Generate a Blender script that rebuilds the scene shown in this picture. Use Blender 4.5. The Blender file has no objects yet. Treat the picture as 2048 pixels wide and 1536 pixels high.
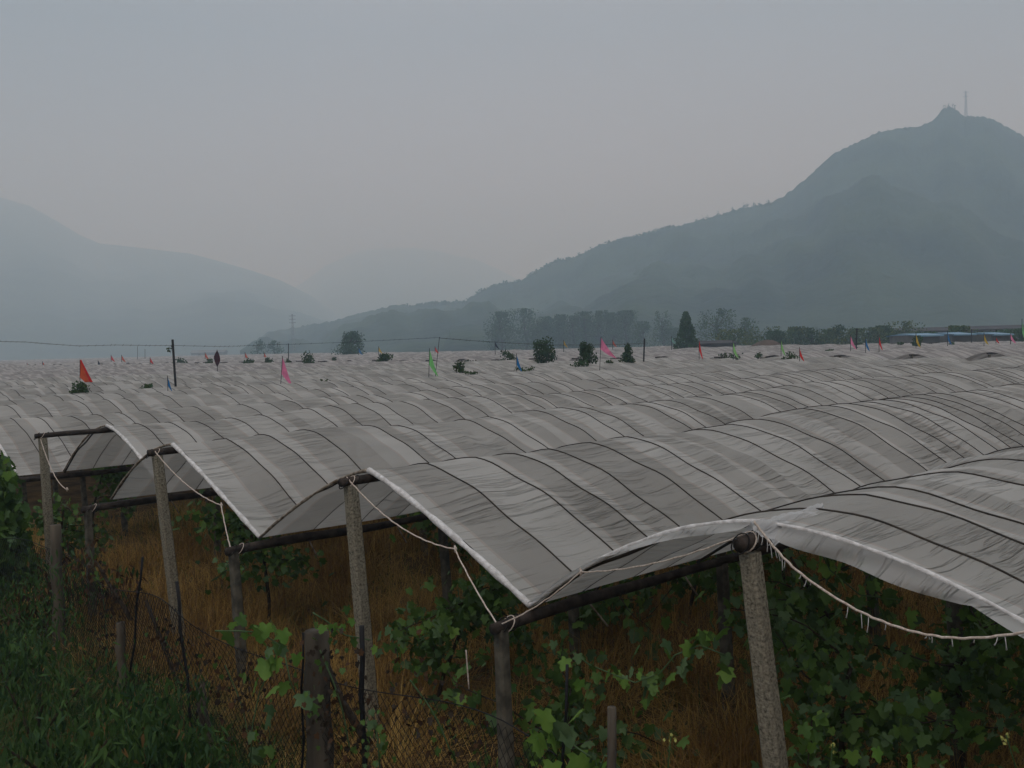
import bpy, math, random
import numpy as np
from mathutils import Matrix, Vector, noise as MN
random.seed(7)
RNG = np.random.default_rng(11)
SC = bpy.context.scene
COL = SC.collection

# ------------------------------------------------------------------ camera
FPX = 1950.0
CAM = np.array([0.0, 0.0, 2.7])
TH = math.atan(80 / FPX)
PH = math.radians(1.6)
FW = np.array([0, math.cos(TH), -math.sin(TH)])
U0 = np.array([0, math.sin(TH), math.cos(TH)])
R0 = np.array([1.0, 0, 0])
UP = U0 * math.cos(PH) + R0 * math.sin(PH)
RT = R0 * math.cos(PH) - U0 * math.sin(PH)
cd = bpy.data.cameras.new('camera')
cam = bpy.data.objects.new('camera', cd)
COL.objects.link(cam)
cd.sensor_width = 36
cd.lens = 36 * FPX / 2048
cd.clip_start = 0.05
cd.clip_end = 12000
m = Matrix.Identity(4)
for i in range(3):
    m[i][0] = RT[i]; m[i][1] = UP[i]; m[i][2] = -FW[i]; m[i][3] = CAM[i]
cam.matrix_world = m
SC.camera = cam

# ------------------------------------------------------------------ sky, sun, exposure
SUN_EL, SUN_AZ = math.radians(52), math.radians(200)
w = bpy.data.worlds.new('World'); SC.world = w; w.use_nodes = True
nt = w.node_tree; nt.nodes.clear()
def N(nt, t, **kw):
    n = nt.nodes.new(t)
    for k, v in kw.items(): setattr(n, k, v)
    return n
sky = N(nt, 'ShaderNodeTexSky', sky_type='NISHITA', sun_disc=False, sun_elevation=SUN_EL, sun_rotation=SUN_AZ)
sky.dust_density = 4
tc = N(nt, 'ShaderNodeTexCoord')
sep = N(nt, 'ShaderNodeSeparateXYZ')
nt.links.new(tc.outputs['Generated'], sep.inputs[0])
rmp = N(nt, 'ShaderNodeValToRGB')
e = rmp.color_ramp.elements
e[0].position = 0.0; e[0].color = (0.312, 0.312, 0.357, 1)
e[1].position = 1.0; e[1].color = (0.56, 0.59, 0.63, 1)
x = e.new(0.16); x.color = (0.352, 0.352, 0.412, 1)
x = e.new(0.30); x.color = (0.262, 0.298, 0.358, 1)
x = e.new(0.5); x.color = (0.37, 0.395, 0.44, 1)
nt.links.new(sep.outputs['Z'], rmp.inputs[0])
noi = N(nt, 'ShaderNodeTexNoise'); noi.inputs['Scale'].default_value = 2.2; noi.inputs['Detail'].default_value = 3
mp = N(nt, 'ShaderNodeMapping'); mp.inputs['Scale'].default_value = (1, 1, 3)
nt.links.new(tc.outputs['Generated'], mp.inputs[0]); nt.links.new(mp.outputs[0], noi.inputs['Vector'])
mr = N(nt, 'ShaderNodeMapRange'); mr.inputs['To Min'].default_value = 9.3; mr.inputs['To Max'].default_value = 10.9
nt.links.new(noi.outputs['Fac'], mr.inputs['Value'])
mul = N(nt, 'ShaderNodeVectorMath', operation='SCALE')
nt.links.new(rmp.outputs[0], mul.inputs[0]); nt.links.new(mr.outputs[0], mul.inputs['Scale'])
azr = N(nt, 'ShaderNodeValToRGB'); ez = azr.color_ramp.elements
ez[0].position = .2; ez[0].color = (.62, .74, .82, 1); ez[1].position = .85; ez[1].color = (.80, .88, .93, 1)
x = ez.new(.42); x.color = (.94, .96, .98, 1); x = ez.new(.56); x.color = (1, 1, 1, 1)
azm = N(nt, 'ShaderNodeMapRange'); azm.inputs['From Min'].default_value = -1; azm.inputs['From Max'].default_value = 1
nt.links.new(sep.outputs['X'], azm.inputs['Value']); nt.links.new(azm.outputs[0], azr.inputs[0])
azx = N(nt, 'ShaderNodeVectorMath', operation='MULTIPLY'); nt.links.new(mul.outputs[0], azx.inputs[0]); nt.links.new(azr.outputs[0], azx.inputs[1])
mul = azx
mx = N(nt, 'ShaderNodeMix', data_type='RGBA'); mx.inputs[0].default_value = 0.93
nt.links.new(sky.outputs[0], mx.inputs[6]); nt.links.new(mul.outputs[0], mx.inputs[7])
bg = N(nt, 'ShaderNodeBackground'); bg.inputs['Strength'].default_value = 0.1
nt.links.new(mx.outputs[2], bg.inputs[0])
wo = N(nt, 'ShaderNodeOutputWorld'); nt.links.new(bg.outputs[0], wo.inputs[0])

sl = bpy.data.lights.new('sun', 'SUN'); sl.energy = 0.5; sl.angle = math.radians(25); sl.color = (1, 0.97, 0.93)
so = bpy.data.objects.new('sun', sl); COL.objects.link(so)
sd = Vector((math.sin(SUN_AZ) * math.cos(SUN_EL), math.cos(SUN_AZ) * math.cos(SUN_EL), math.sin(SUN_EL)))
so.rotation_euler = sd.to_track_quat('Z', 'Y').to_euler()
so.location = (0, 0, 40)
SC.view_settings.view_transform = 'Standard'
SC.view_settings.look = 'None'
SC.view_settings.exposure = 0.54
SC.view_settings.gamma = 1
SC.cycles.volume_bounces = 4
SC.cycles.max_bounces = 8
SC.cycles.transparent_max_bounces = 16
SC.cycles.use_denoising = True

# ------------------------------------------------------------------ helpers
def pray(x, y):
    return FW + (x - 1024) / FPX * RT - (y - 768) / FPX * UP
def P(x, y, D):
    v = pray(x, y); return CAM + v * (D / v[1])
def G(x, y, z):
    v = pray(x, y); return CAM + v * (z - CAM[2]) / v[2]

class MB:
    def __init__(s):
        s.v = []; s.f = []; s.m = []; s.n = 0; s.tone = []; s.uv = []; s.smooth = True
    def add(s, V, F, mi=0, tone=None, uv=None):
        V = np.asarray(V, float).reshape(-1, 3)
        b = s.n
        s.v.append(V); s.n += len(V)
        for a in F: s.f.append(tuple(b + i for i in a))
        s.m += [mi] * len(F)
        s.tone += (list(tone) if tone is not None else [0.0] * len(F))
        s.uv.append(uv if uv is not None else np.zeros((len(V), 2)))
    def grid(s, PT, mi=0, tone=None, uv=None):
        a, b = PT.shape[:2]
        F = [(i * b + j, i * b + j + 1, (i + 1) * b + j + 1, (i + 1) * b + j) for i in range(a - 1) for j in range(b - 1)]
        tn = None
        if tone is not None: tn = [tone[i] for i in range(a - 1) for j in range(b - 1)]
        s.add(PT.reshape(-1, 3), F, mi, tn, None if uv is None else uv.reshape(-1, 2))
    def tube(s, pts, r, n=6, mi=0, cap=True):
        pts = np.asarray(pts, float); L = len(pts)
        r = np.broadcast_to(np.asarray(r, float), (L,))
        T = np.gradient(pts, axis=0); T /= (np.linalg.norm(T, axis=1)[:, None] + 1e-9)
        ref = np.array([0, 0, 1.0]) if abs(T[0][2]) < 0.9 else np.array([1.0, 0, 0])
        V = []
        a = np.cross(T[0], ref); a /= np.linalg.norm(a)
        for i in range(L):
            a = a - T[i] * a.dot(T[i]); a /= (np.linalg.norm(a) + 1e-9)
            b = np.cross(T[i], a)
            for k in range(n):
                q = 2 * math.pi * k / n
                V.append(pts[i] + r[i] * (a * math.cos(q) + b * math.sin(q)))
        F = [(i * n + k, i * n + (k + 1) % n, (i + 1) * n + (k + 1) % n, (i + 1) * n + k) for i in range(L - 1) for k in range(n)]
        if cap: F += [tuple(range(n - 1, -1, -1)), tuple((L - 1) * n + k for k in range(n))]
        s.add(V, F, mi)
    def box(s, c, sx, sy, sz, rz=0, mi=0):
        cs, sn = math.cos(rz), math.sin(rz); V = []
        for k in (-1, 1):
            for i, j in ((-1, -1), (1, -1), (1, 1), (-1, 1)):
                X, Y = i * sx / 2, j * sy / 2
                V.append((c[0] + X * cs - Y * sn, c[1] + X * sn + Y * cs, c[2] + k * sz / 2))
        s.add(V, [(0, 3, 2, 1), (4, 5, 6, 7), (0, 1, 5, 4), (1, 2, 6, 5), (2, 3, 7, 6), (3, 0, 4, 7)], mi)
    def build(s, name, mats, parent=None, smooth=True, uv=False):
        me = bpy.data.meshes.new(name)
        V = np.concatenate(s.v) if s.v else np.zeros((0, 3))
        if parent is not None: V = V - np.array(parent.location)
        me.from_pydata(V.tolist(), [], s.f)
        for q in (mats if isinstance(mats, (list, tuple)) else [mats]): me.materials.append(q)
        if smooth: me.polygons.foreach_set('use_smooth', [True] * len(me.polygons))
        me.polygons.foreach_set('material_index', s.m)
        if uv:
            at = me.attributes.new('tone', 'FLOAT', 'FACE'); at.data.foreach_set('value', s.tone)
            ul = me.uv_layers.new(name='UVMap')
            UVV = np.concatenate(s.uv)
            li = np.zeros(len(me.loops), int); me.loops.foreach_get('vertex_index', li)
            ul.data.foreach_set('uv', UVV[li].ravel())
        me.update()
        o = bpy.data.objects.new(name, me); COL.objects.link(o)
        if parent is not None: o.parent = parent
        return o
def tag(o, label=None, cat=None, group=None, kind=None):
    if label: o['label'] = label
    if cat: o['category'] = cat
    if group: o['group'] = group
    if kind: o['kind'] = kind
    return o
def thing(name, loc, label, cat, group=None):
    o = bpy.data.objects.new(name, None); COL.objects.link(o); o.location = tuple(loc); o.empty_display_size = .1
    return tag(o, label, cat, group)

def mat(name, col, rough=0.8, col2=None, scale=8, detail=4, bump=0, bscale=None, spec=0.2, transl=0, coord='Object', stretch=None, contrast=(0.35, 0.65), col3=None):
    mt = bpy.data.materials.new(name); mt.use_nodes = True
    t = mt.node_tree; b = t.nodes['Principled BSDF']
    b.inputs['Roughness'].default_value = rough
    b.inputs['Specular IOR Level'].default_value = spec
    b.inputs['Base Color'].default_value = (*col, 1)
    tcn = N(t, 'ShaderNodeTexCoord')
    src = tcn.outputs[coord]
    if stretch:
        mpn = N(t, 'ShaderNodeMapping'); mpn.inputs['Scale'].default_value = stretch
        t.links.new(src, mpn.inputs[0]); src = mpn.outputs[0]
    cout = None
    if col2:
        n = N(t, 'ShaderNodeTexNoise'); n.inputs['Scale'].default_value = scale; n.inputs['Detail'].default_value = detail
        t.links.new(src, n.inputs['Vector'])
        r = N(t, 'ShaderNodeValToRGB'); r.color_ramp.elements[0].position = contrast[0]; r.color_ramp.elements[1].position = contrast[1]
        r.color_ramp.elements[0].color = (*col, 1); r.color_ramp.elements[1].color = (*col2, 1)
        if col3:
            q = r.color_ramp.elements.new((contrast[0] + contrast[1]) / 2); q.color = (*col3, 1)
        t.links.new(n.outputs['Fac'], r.inputs[0]); t.links.new(r.outputs[0], b.inputs['Base Color']); cout = r.outputs[0]
    if bump:
        n2 = N(t, 'ShaderNodeTexNoise'); n2.inputs['Scale'].default_value = bscale or scale * 4; n2.inputs['Detail'].default_value = 6
        t.links.new(src, n2.inputs['Vector'])
        bp = N(t, 'ShaderNodeBump'); bp.inputs['Strength'].default_value = 1; bp.inputs['Distance'].default_value = bump
        t.links.new(n2.outputs['Fac'], bp.inputs['Height']); t.links.new(bp.outputs[0], b.inputs['Normal'])
    if transl:
        tr = N(t, 'ShaderNodeBsdfTranslucent'); tr.inputs[0].default_value = (*[min(1, c * 1.6) for c in col], 1)
        if cout: t.links.new(cout, tr.inputs[0])
        ms = N(t, 'ShaderNodeMixShader'); ms.inputs[0].default_value = transl
        out = t.nodes['Material Output']
        t.links.new(b.outputs[0], ms.inputs[1]); t.links.new(tr.outputs[0], ms.inputs[2]); t.links.new(ms.outputs[0], out.inputs[0])
    return mt

def net_material(name, base, light, seam, transp, near=True):
    mt = bpy.data.materials.new(name); mt.use_nodes = True
    t = mt.node_tree; t.nodes.clear(); L = t.links.new
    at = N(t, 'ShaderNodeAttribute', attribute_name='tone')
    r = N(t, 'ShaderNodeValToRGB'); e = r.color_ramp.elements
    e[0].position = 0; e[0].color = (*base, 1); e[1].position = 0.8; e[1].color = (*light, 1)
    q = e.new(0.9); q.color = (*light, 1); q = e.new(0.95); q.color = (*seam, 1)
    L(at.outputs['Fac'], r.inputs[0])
    uv = N(t, 'ShaderNodeUVMap', uv_map='UVMap')
    # dirt
    mpd = N(t, 'ShaderNodeMapping'); mpd.inputs['Scale'].default_value = (0.5, 1.3, 1)
    nd = N(t, 'ShaderNodeTexNoise'); nd.inputs['Scale'].default_value = 1.3; nd.inputs['Detail'].default_value = 5
    L(uv.outputs[0], mpd.inputs[0]); L(mpd.outputs[0], nd.inputs['Vector'])
    rd = N(t, 'ShaderNodeMapRange'); rd.inputs['From Min'].default_value = .3; rd.inputs['From Max'].default_value = .7
    rd.inputs['To Min'].default_value = .86; rd.inputs['To Max'].default_value = 1.06
    L(nd.outputs['Fac'], rd.inputs['Value'])
    ml = N(t, 'ShaderNodeVectorMath', operation='SCALE'); L(r.outputs[0], ml.inputs[0]); L(rd.outputs[0], ml.inputs['Scale'])
    df = N(t, 'ShaderNodeBsdfDiffuse'); L(ml.outputs[0], df.inputs[0])
    tr = N(t, 'ShaderNodeBsdfTranslucent'); L(ml.outputs[0], tr.inputs[0])
    if near:
        # creases that run along the tunnel, bunched up between hoops
        wv = N(t, 'ShaderNodeTexNoise'); wv.inputs['Scale'].default_value = 1; wv.inputs['Detail'].default_value = 3; wv.inputs['Roughness'].default_value = .55
        mp1 = N(t, 'ShaderNodeMapping'); mp1.inputs['Scale'].default_value = (1.3, 17, 1); mp1.inputs['Rotation'].default_value = (0, 0, .05)
        L(uv.outputs[0], mp1.inputs[0]); L(mp1.outputs[0], wv.inputs['Vector'])
        cr = N(t, 'ShaderNodeMapRange', interpolation_type='SMOOTHSTEP'); cr.inputs['From Min'].default_value = .47; cr.inputs['From Max'].default_value = .66
        L(wv.outputs['Fac'], cr.inputs['Value'])
        wa = N(t, 'ShaderNodeTexNoise'); wa.inputs['Scale'].default_value = 1; wa.inputs['Detail'].default_value = 2
        mp2 = N(t, 'ShaderNodeMapping'); mp2.inputs['Scale'].default_value = (1.1, .9, 1)
        L(uv.outputs[0], mp2.inputs[0]); L(mp2.outputs[0], wa.inputs['Vector'])
        am = N(t, 'ShaderNodeMapRange'); am.inputs['From Min'].default_value = .35; am.inputs['From Max'].default_value = .62
        L(wa.outputs['Fac'], am.inputs['Value'])
        pr = N(t, 'ShaderNodeMath', operation='MULTIPLY'); L(cr.outputs[0], pr.inputs[0]); L(am.outputs[0], pr.inputs[1])
        bp = N(t, 'ShaderNodeBump'); bp.inputs['Strength'].default_value = 1; bp.inputs['Distance'].default_value = .032
        L(pr.outputs[0], bp.inputs['Height']); L(bp.outputs[0], df.inputs['Normal']); L(bp.outputs[0], tr.inputs['Normal'])
    m1 = N(t, 'ShaderNodeMixShader'); m1.inputs[0].default_value = .30; L(df.outputs[0], m1.inputs[1]); L(tr.outputs[0], m1.inputs[2])
    tp = N(t, 'ShaderNodeBsdfTransparent')
    # a net is see-through face on and closes up at a grazing view
    lw = N(t, 'ShaderNodeLayerWeight'); lw.inputs['Blend'].default_value = .35
    fr = N(t, 'ShaderNodeMapRange'); fr.inputs['To Min'].default_value = transp; fr.inputs['To Max'].default_value = 0.0
    L(lw.outputs['Facing'], fr.inputs['Value'])
    m2 = N(t, 'ShaderNodeMixShader'); L(fr.outputs[0], m2.inputs[0]); L(m1.outputs[0], m2.inputs[1]); L(tp.outputs[0], m2.inputs[2])
    out = N(t, 'ShaderNodeOutputMaterial'); L(m2.outputs[0], out.inputs[0])
    return mt

M = {}
NB, NL, NS = (.42, .405, .375), (.66, .645, .61), (.53, .475, .43)
M['net'] = net_material('net_cloth', NB, NL, NS, .24)
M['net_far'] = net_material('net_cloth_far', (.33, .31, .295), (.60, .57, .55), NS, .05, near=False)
M['flap'] = net_material('net_flap', (.62, .61, .58), (.7, .7, .7), NS, .45)
M['hem'] = mat('rolled_white_cloth', (.50, .48, .46), .9, (.74, .72, .70), 30, bump=.006, bscale=60)
M['hem_brown'] = mat('dirty_rolled_cloth', (.13, .10, .07), .9, (.36, .31, .25), 22, bump=.006, bscale=60)
M['log'] = mat('dark_wood', (.018, .014, .012), .75, (.055, .042, .034), 14, bump=.006, bscale=30)
M['bamboo'] = mat('bamboo_rod', (.022, .018, .015), .6, (.05, .04, .03), 10)
M['cord'] = mat('black_cord', (.022, .022, .024), .7)
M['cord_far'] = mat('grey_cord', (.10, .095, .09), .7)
M['concrete'] = mat('weathered_concrete', (.06, .053, .036), .95, (.30, .27, .20), 75, detail=10, bump=.007, bscale=120, contrast=(.28, .66), col3=(.20, .18, .135))
M['concrete_dark'] = mat('dark_concrete', (.045, .042, .034), .95, (.13, .118, .09), 14, detail=8, bump=.006, bscale=60)  # darker mottled concrete for the valley, inner and far posts
M['rope'] = mat('twisted_rope', (.42, .33, .27), .9, (.66, .58, .50), 90, bump=.002, bscale=200)
M['drop'] = mat('frayed_strands', (.7, .68, .66), .5)
M['soil'] = mat('dry_soil', (.045, .028, .013), 1, (.13, .08, .032), 2.2, detail=8, bump=.05, bscale=9, coord='Object')
M['straw'] = mat('straw', (.22, .125, .03), .9, (.60, .40, .125), 1.1, transl=.25)
M['straw2'] = mat('brown_weed', (.12, .065, .025), .9, (.24, .14, .05), 2, transl=.2)
M['weed'] = mat('bank_weed', (.022, .055, .014), .8, (.07, .13, .03), 1.5, transl=.25)
M['weed2'] = mat('pale_grass', (.05, .10, .03), .8, (.09, .15, .05), 3, transl=.3)
M['leaf'] = mat('vine_leaf', (.045, .10, .02), .6, (.10, .18, .035), 3.5, transl=.25, spec=.3)
M['leafpale'] = mat('vine_leaf_dusty', (.06, .115, .045), .7, (.12, .19, .085), 5, transl=.2)
M['leafbright'] = mat('vine_leaf_young', (.09, .19, .03), .55, (.18, .30, .06), 6, transl=.35)
M['leafred'] = mat('vine_leaf_turned', (.08, .02, .012), .7, (.12, .05, .015), 6, transl=.2)
M['deadleaf'] = mat('dead_leaf', (.035, .018, .010), .9, (.10, .05, .022), 5, transl=.1)
M['bark'] = mat('vine_bark', (.025, .018, .012), .95, (.055, .042, .03), 25, bump=.004)
M['stump'] = mat('old_timber', (.035, .03, .024), .95, (.12, .10, .075), 10, detail=8, bump=.012, bscale=18, stretch=(1, 1, .15))
M['wire'] = mat('rusty_wire', (.010, .009, .009), .7)
M['rod'] = mat('iron_rod', (.012, .012, .014), .6)
M['tree'] = mat('tree_leaf', (.025, .065, .018), .8, (.06, .115, .035), .35, transl=.2)
M['treedark'] = mat('tree_leaf_dark', (.018, .05, .018), .8, (.045, .085, .03), .8, transl=.15)
M['treeyellow'] = mat('tree_leaf_yellowish', (.05, .085, .015), .8, (.13, .15, .03), .5, transl=.2)
M['weedtuft'] = mat('field_weed', (.02, .045, .014), .8, (.055, .085, .03), 1.2, transl=.2)
M['hill'] = mat('hill_scrub', (.008, .020, .018), 1, (.045, .070, .040), .018, detail=12, bump=3, bscale=.10, contrast=(.3, .7))
M['rock'] = mat('rock', (.05, .055, .055), 1, (.09, .09, .085), .2)
M['roofblue'] = mat('blue_sheet_roof', (.12, .24, .36), .5, (.2, .33, .44), .6)
M['roofdark'] = mat('dark_tiles', (.035, .032, .035), .8, (.07, .06, .06), .5)
M['wall'] = mat('plaster', (.10, .095, .09), .9, (.16, .15, .14), .8)
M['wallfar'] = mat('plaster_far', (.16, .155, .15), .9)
M['windowdark'] = mat('window_glass', (.02, .022, .025), .2, spec=.5)
M['steel'] = mat('painted_steel', (.22, .23, .24), .6)
M['heap'] = mat('earth_heap', (.07, .05, .038), 1, (.11, .075, .055), .8, bump=.1)

SD = math.hypot(2.077, 2.22)
E0 = np.array([1.0, 4.15]); SV = np.array([-2.077, 2.22]) / SD; UV_ = np.array([SV[1], -SV[0]])
W2 = SD / 2
def L2W(t, a, z):
    t = np.asarray(t, float); a = np.asarray(a, float); z = np.asarray(z, float)
    t, a, z = np.broadcast_arrays(t, a, z)
    return np.stack([E0[0] + UV_[0] * t + SV[0] * a, E0[1] + UV_[1] * t + SV[1] * a, z], -1)
def W2L(p):
    d = np.array(p[:2]) - E0; return d.dot(UV_), d.dot(SV)
def sn(x, s):  # smooth 1-D noise
    return (np.sin(x * 1.0 + s * 1.7) + .6 * np.sin(x * 2.17 + s * 3.1) + .4 * np.sin(x * 4.3 + s * .9)) / 2
def rnd(k, i=0):
    return (math.sin(k * 12.9898 + i * 78.233) * 43758.5453) % 1.0

# ------------------------------------------------------------------ field limits
EDGE = [(-.62, 420), (-.52, 400), (-.42, 330), (-.33, 300), (-.22, 235), (-.1, 150), (0, 133), (.14, 125), (.25, 100), (.347, 86), (.45, 78), (.6, 74)]
def edgeD(q):
    return float(np.interp(q, [e[0] for e in EDGE], [e[1] for e in EDGE]))
def in_view(t, a, marg=3.0):
    p = L2W(t, a, 0); 
    if p[1] < .5: return False
    if abs(p[0]) > .56 * p[1] + marg: return False
    return p[1] < edgeD(p[0] / p[1])
PATH0, PATH1 = 31.0, 34.6

def zr(k, t):
    amp = np.clip(np.asarray(t) / 2.0, 0, 1)
    return 1.88 + amp * (.055 * sn(np.asarray(t) * .5, k * 2.3) + .05 * (rnd(k, 1) - .5) + .012 * sn(np.asarray(t) * 1.9, k * 5.1))
def zv(j, t):
    amp = np.clip(np.asarray(t) / 2.0, 0, 1)
    return 1.24 + (.17 if j == 0 else 0) + amp * (.04 * sn(np.asarray(t) * .5, j * 1.9 + 40))
PEND = {(0, 1): 1.75, (0, -1): 1.9, (1, -1): 1.08, (1, 1): 1.3, (2, -1): 1.0, (2, 1): 1.65, (3, -1): 1.2, (3, 1): 1.5}
def pw(k, t, side):
    am = np.clip(np.asarray(t) / 1.3, 0, 1)
    b = PEND.get((k, 1 if side > 0 else -1), 1.3)
    return b + (1.63 - b) * am + .22 * am * sn(np.asarray(t) * .8, k * 3.3 + side * 9)
def arch(k, t, v):
    v = np.asarray(v, float); t = np.asarray(t, float)
    R = zr(k, t); vl = zv(k + 1, t); vr = zv(k, t)
    V = np.where(v > 0, vl, vr); p = np.where(v > 0, pw(k, t, 1), pw(k, t, -1))
    z = V + (R - V) * (1 - np.abs(v) ** p)
    return z, SD * k + v * W2

# ------------------------------------------------------------------ tunnels
def hoops_for(k, t0, t1, sp=.40):
    out = []; t = t0; i = 0
    while t < t1:
        out.append((t, rnd(k * 7.3 + 1, i) < .78)); t += sp * (.78 + .5 * rnd(k * 3.1, i + 500)); i += 1
    return out
def cover_cols(k, hs, t0, t1, sub):
    """columns along the tunnel with a cloth tone for each gap"""
    ts = [t0]; tones = []
    edges = [h[0] for h in hs if t0 < h[0] < t1] + [t1]
    prev = t0
    for i, b in enumerate(edges):
        gap = b - prev
        if gap < .02: continue
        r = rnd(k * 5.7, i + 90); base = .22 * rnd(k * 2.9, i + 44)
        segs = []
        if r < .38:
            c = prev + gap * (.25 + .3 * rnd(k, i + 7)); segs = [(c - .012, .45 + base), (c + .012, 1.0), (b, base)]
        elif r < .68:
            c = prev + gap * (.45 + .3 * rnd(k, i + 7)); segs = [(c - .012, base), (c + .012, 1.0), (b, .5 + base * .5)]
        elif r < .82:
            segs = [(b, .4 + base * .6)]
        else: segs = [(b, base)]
        a = prev
        for (q, tn) in segs:
            n = max(1, int(round((q - a) / sub)))
            for s in range(1, n + 1):
                ts.append(a + (q - a) * s / n); tones.append(tn)
            a = q
        prev = b
    return np.array(ts), tones
def lump(k, T, V):
    return (.012 * np.sin(T * 5.1 + V * 9 + k) + .010 * np.sin(T * 9.7 - V * 17 + 2 * k)) * 3 * np.abs(V) * (1 - np.abs(V))
def vgrid(nv):
    v = np.linspace(-1, 1, nv * 2 + 1)
    return np.sign(v) * np.abs(v) ** .9
def cover_grid(k, ts, hs, nv, lumps=True, t_end0=None):
    v = vgrid(nv)
    Tg, Vg = np.meshgrid(ts, v, indexing='ij')
    z, a = arch(k, Tg, Vg)
    hp = np.array([h[0] for h in hs])
    if len(hp) > 1:
        idx = np.clip(np.searchsorted(hp, ts) - 1, 0, len(hp) - 2)
        fr = np.clip((ts - hp[idx]) / (hp[idx + 1] - hp[idx]), 0, 1)
        sag = np.sin(np.pi * fr) * (.018 + .03 * np.array([rnd(k * 1.3, i) for i in idx]))
        z -= sag[:, None] * 3.2 * np.abs(Vg) * (1 - np.abs(Vg)) ** .7
    if lumps:
        z += lump(k, Tg, Vg)
    pts = L2W(Tg, a, z)
    dl = np.zeros_like(Vg); d = np.linalg.norm(np.diff(pts, axis=1), axis=2); dl[:, 1:] = np.cumsum(d, axis=1)
    return pts, np.stack([Tg + k * 37.0, dl + k * 3.3], -1)

ROWS = {}
ordn = ['first', 'second', 'third', 'fourth', 'fifth', 'sixth', 'seventh', 'eighth', 'ninth', 'tenth']
def post_mesh(top, base, w, h=None):
    mb = MB(); n = 14
    top = np.array(top); base = np.array(base); V = []; F = []
    yaw = math.atan2(UV_[1], UV_[0]); c, s = math.cos(yaw), math.sin(yaw)
    prof = [(-1, -.7), (-.7, -1), (.7, -1), (1, -.7), (1, .7), (.7, 1), (-.7, 1), (-1, .7)]
    for i in range(n + 1):
        q = i / n; p = base + (top - base) * q; ww = w / 2 * (1.12 - .2 * q)
        for j, (x, y) in enumerate(prof):
            f = ww * (1 + .05 * (rnd(i * 3.3 + top[0], j) - .5))
            V.append(p + np.array([(x * c - y * s) * f, (x * s + y * c) * f, 0]))
    for i in range(n):
        for j in range(8): F.append((i * 8 + j, i * 8 + (j + 1) % 8, (i + 1) * 8 + (j + 1) % 8, (i + 1) * 8 + j))
    F.append(tuple(n * 8 + j for j in range(8)))
    mb.add(V, F); return mb
lean = {0: .19, 1: .10, 2: .15, 3: .04}
near_labels = {
 -1: 'net tunnel to the right of the thick-logged tunnel, only its slope beside the frame',
 0: 'nearest white net tunnel with a thick black log end and hanging flap',
 1: 'white net tunnel whose leaning concrete end post stands by the picture centre',
 2: 'white net tunnel ending over the second leaning concrete post from the left',
 3: 'net tunnel at the left with a long bare dark ridge pole at its open end',
 4: 'net tunnel just behind the one with the long bare ridge pole',
 5: 'net tunnel two rows behind the one with the bare ridge pole',
 6: 'net tunnel three rows behind the one with the bare ridge pole'}

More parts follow.
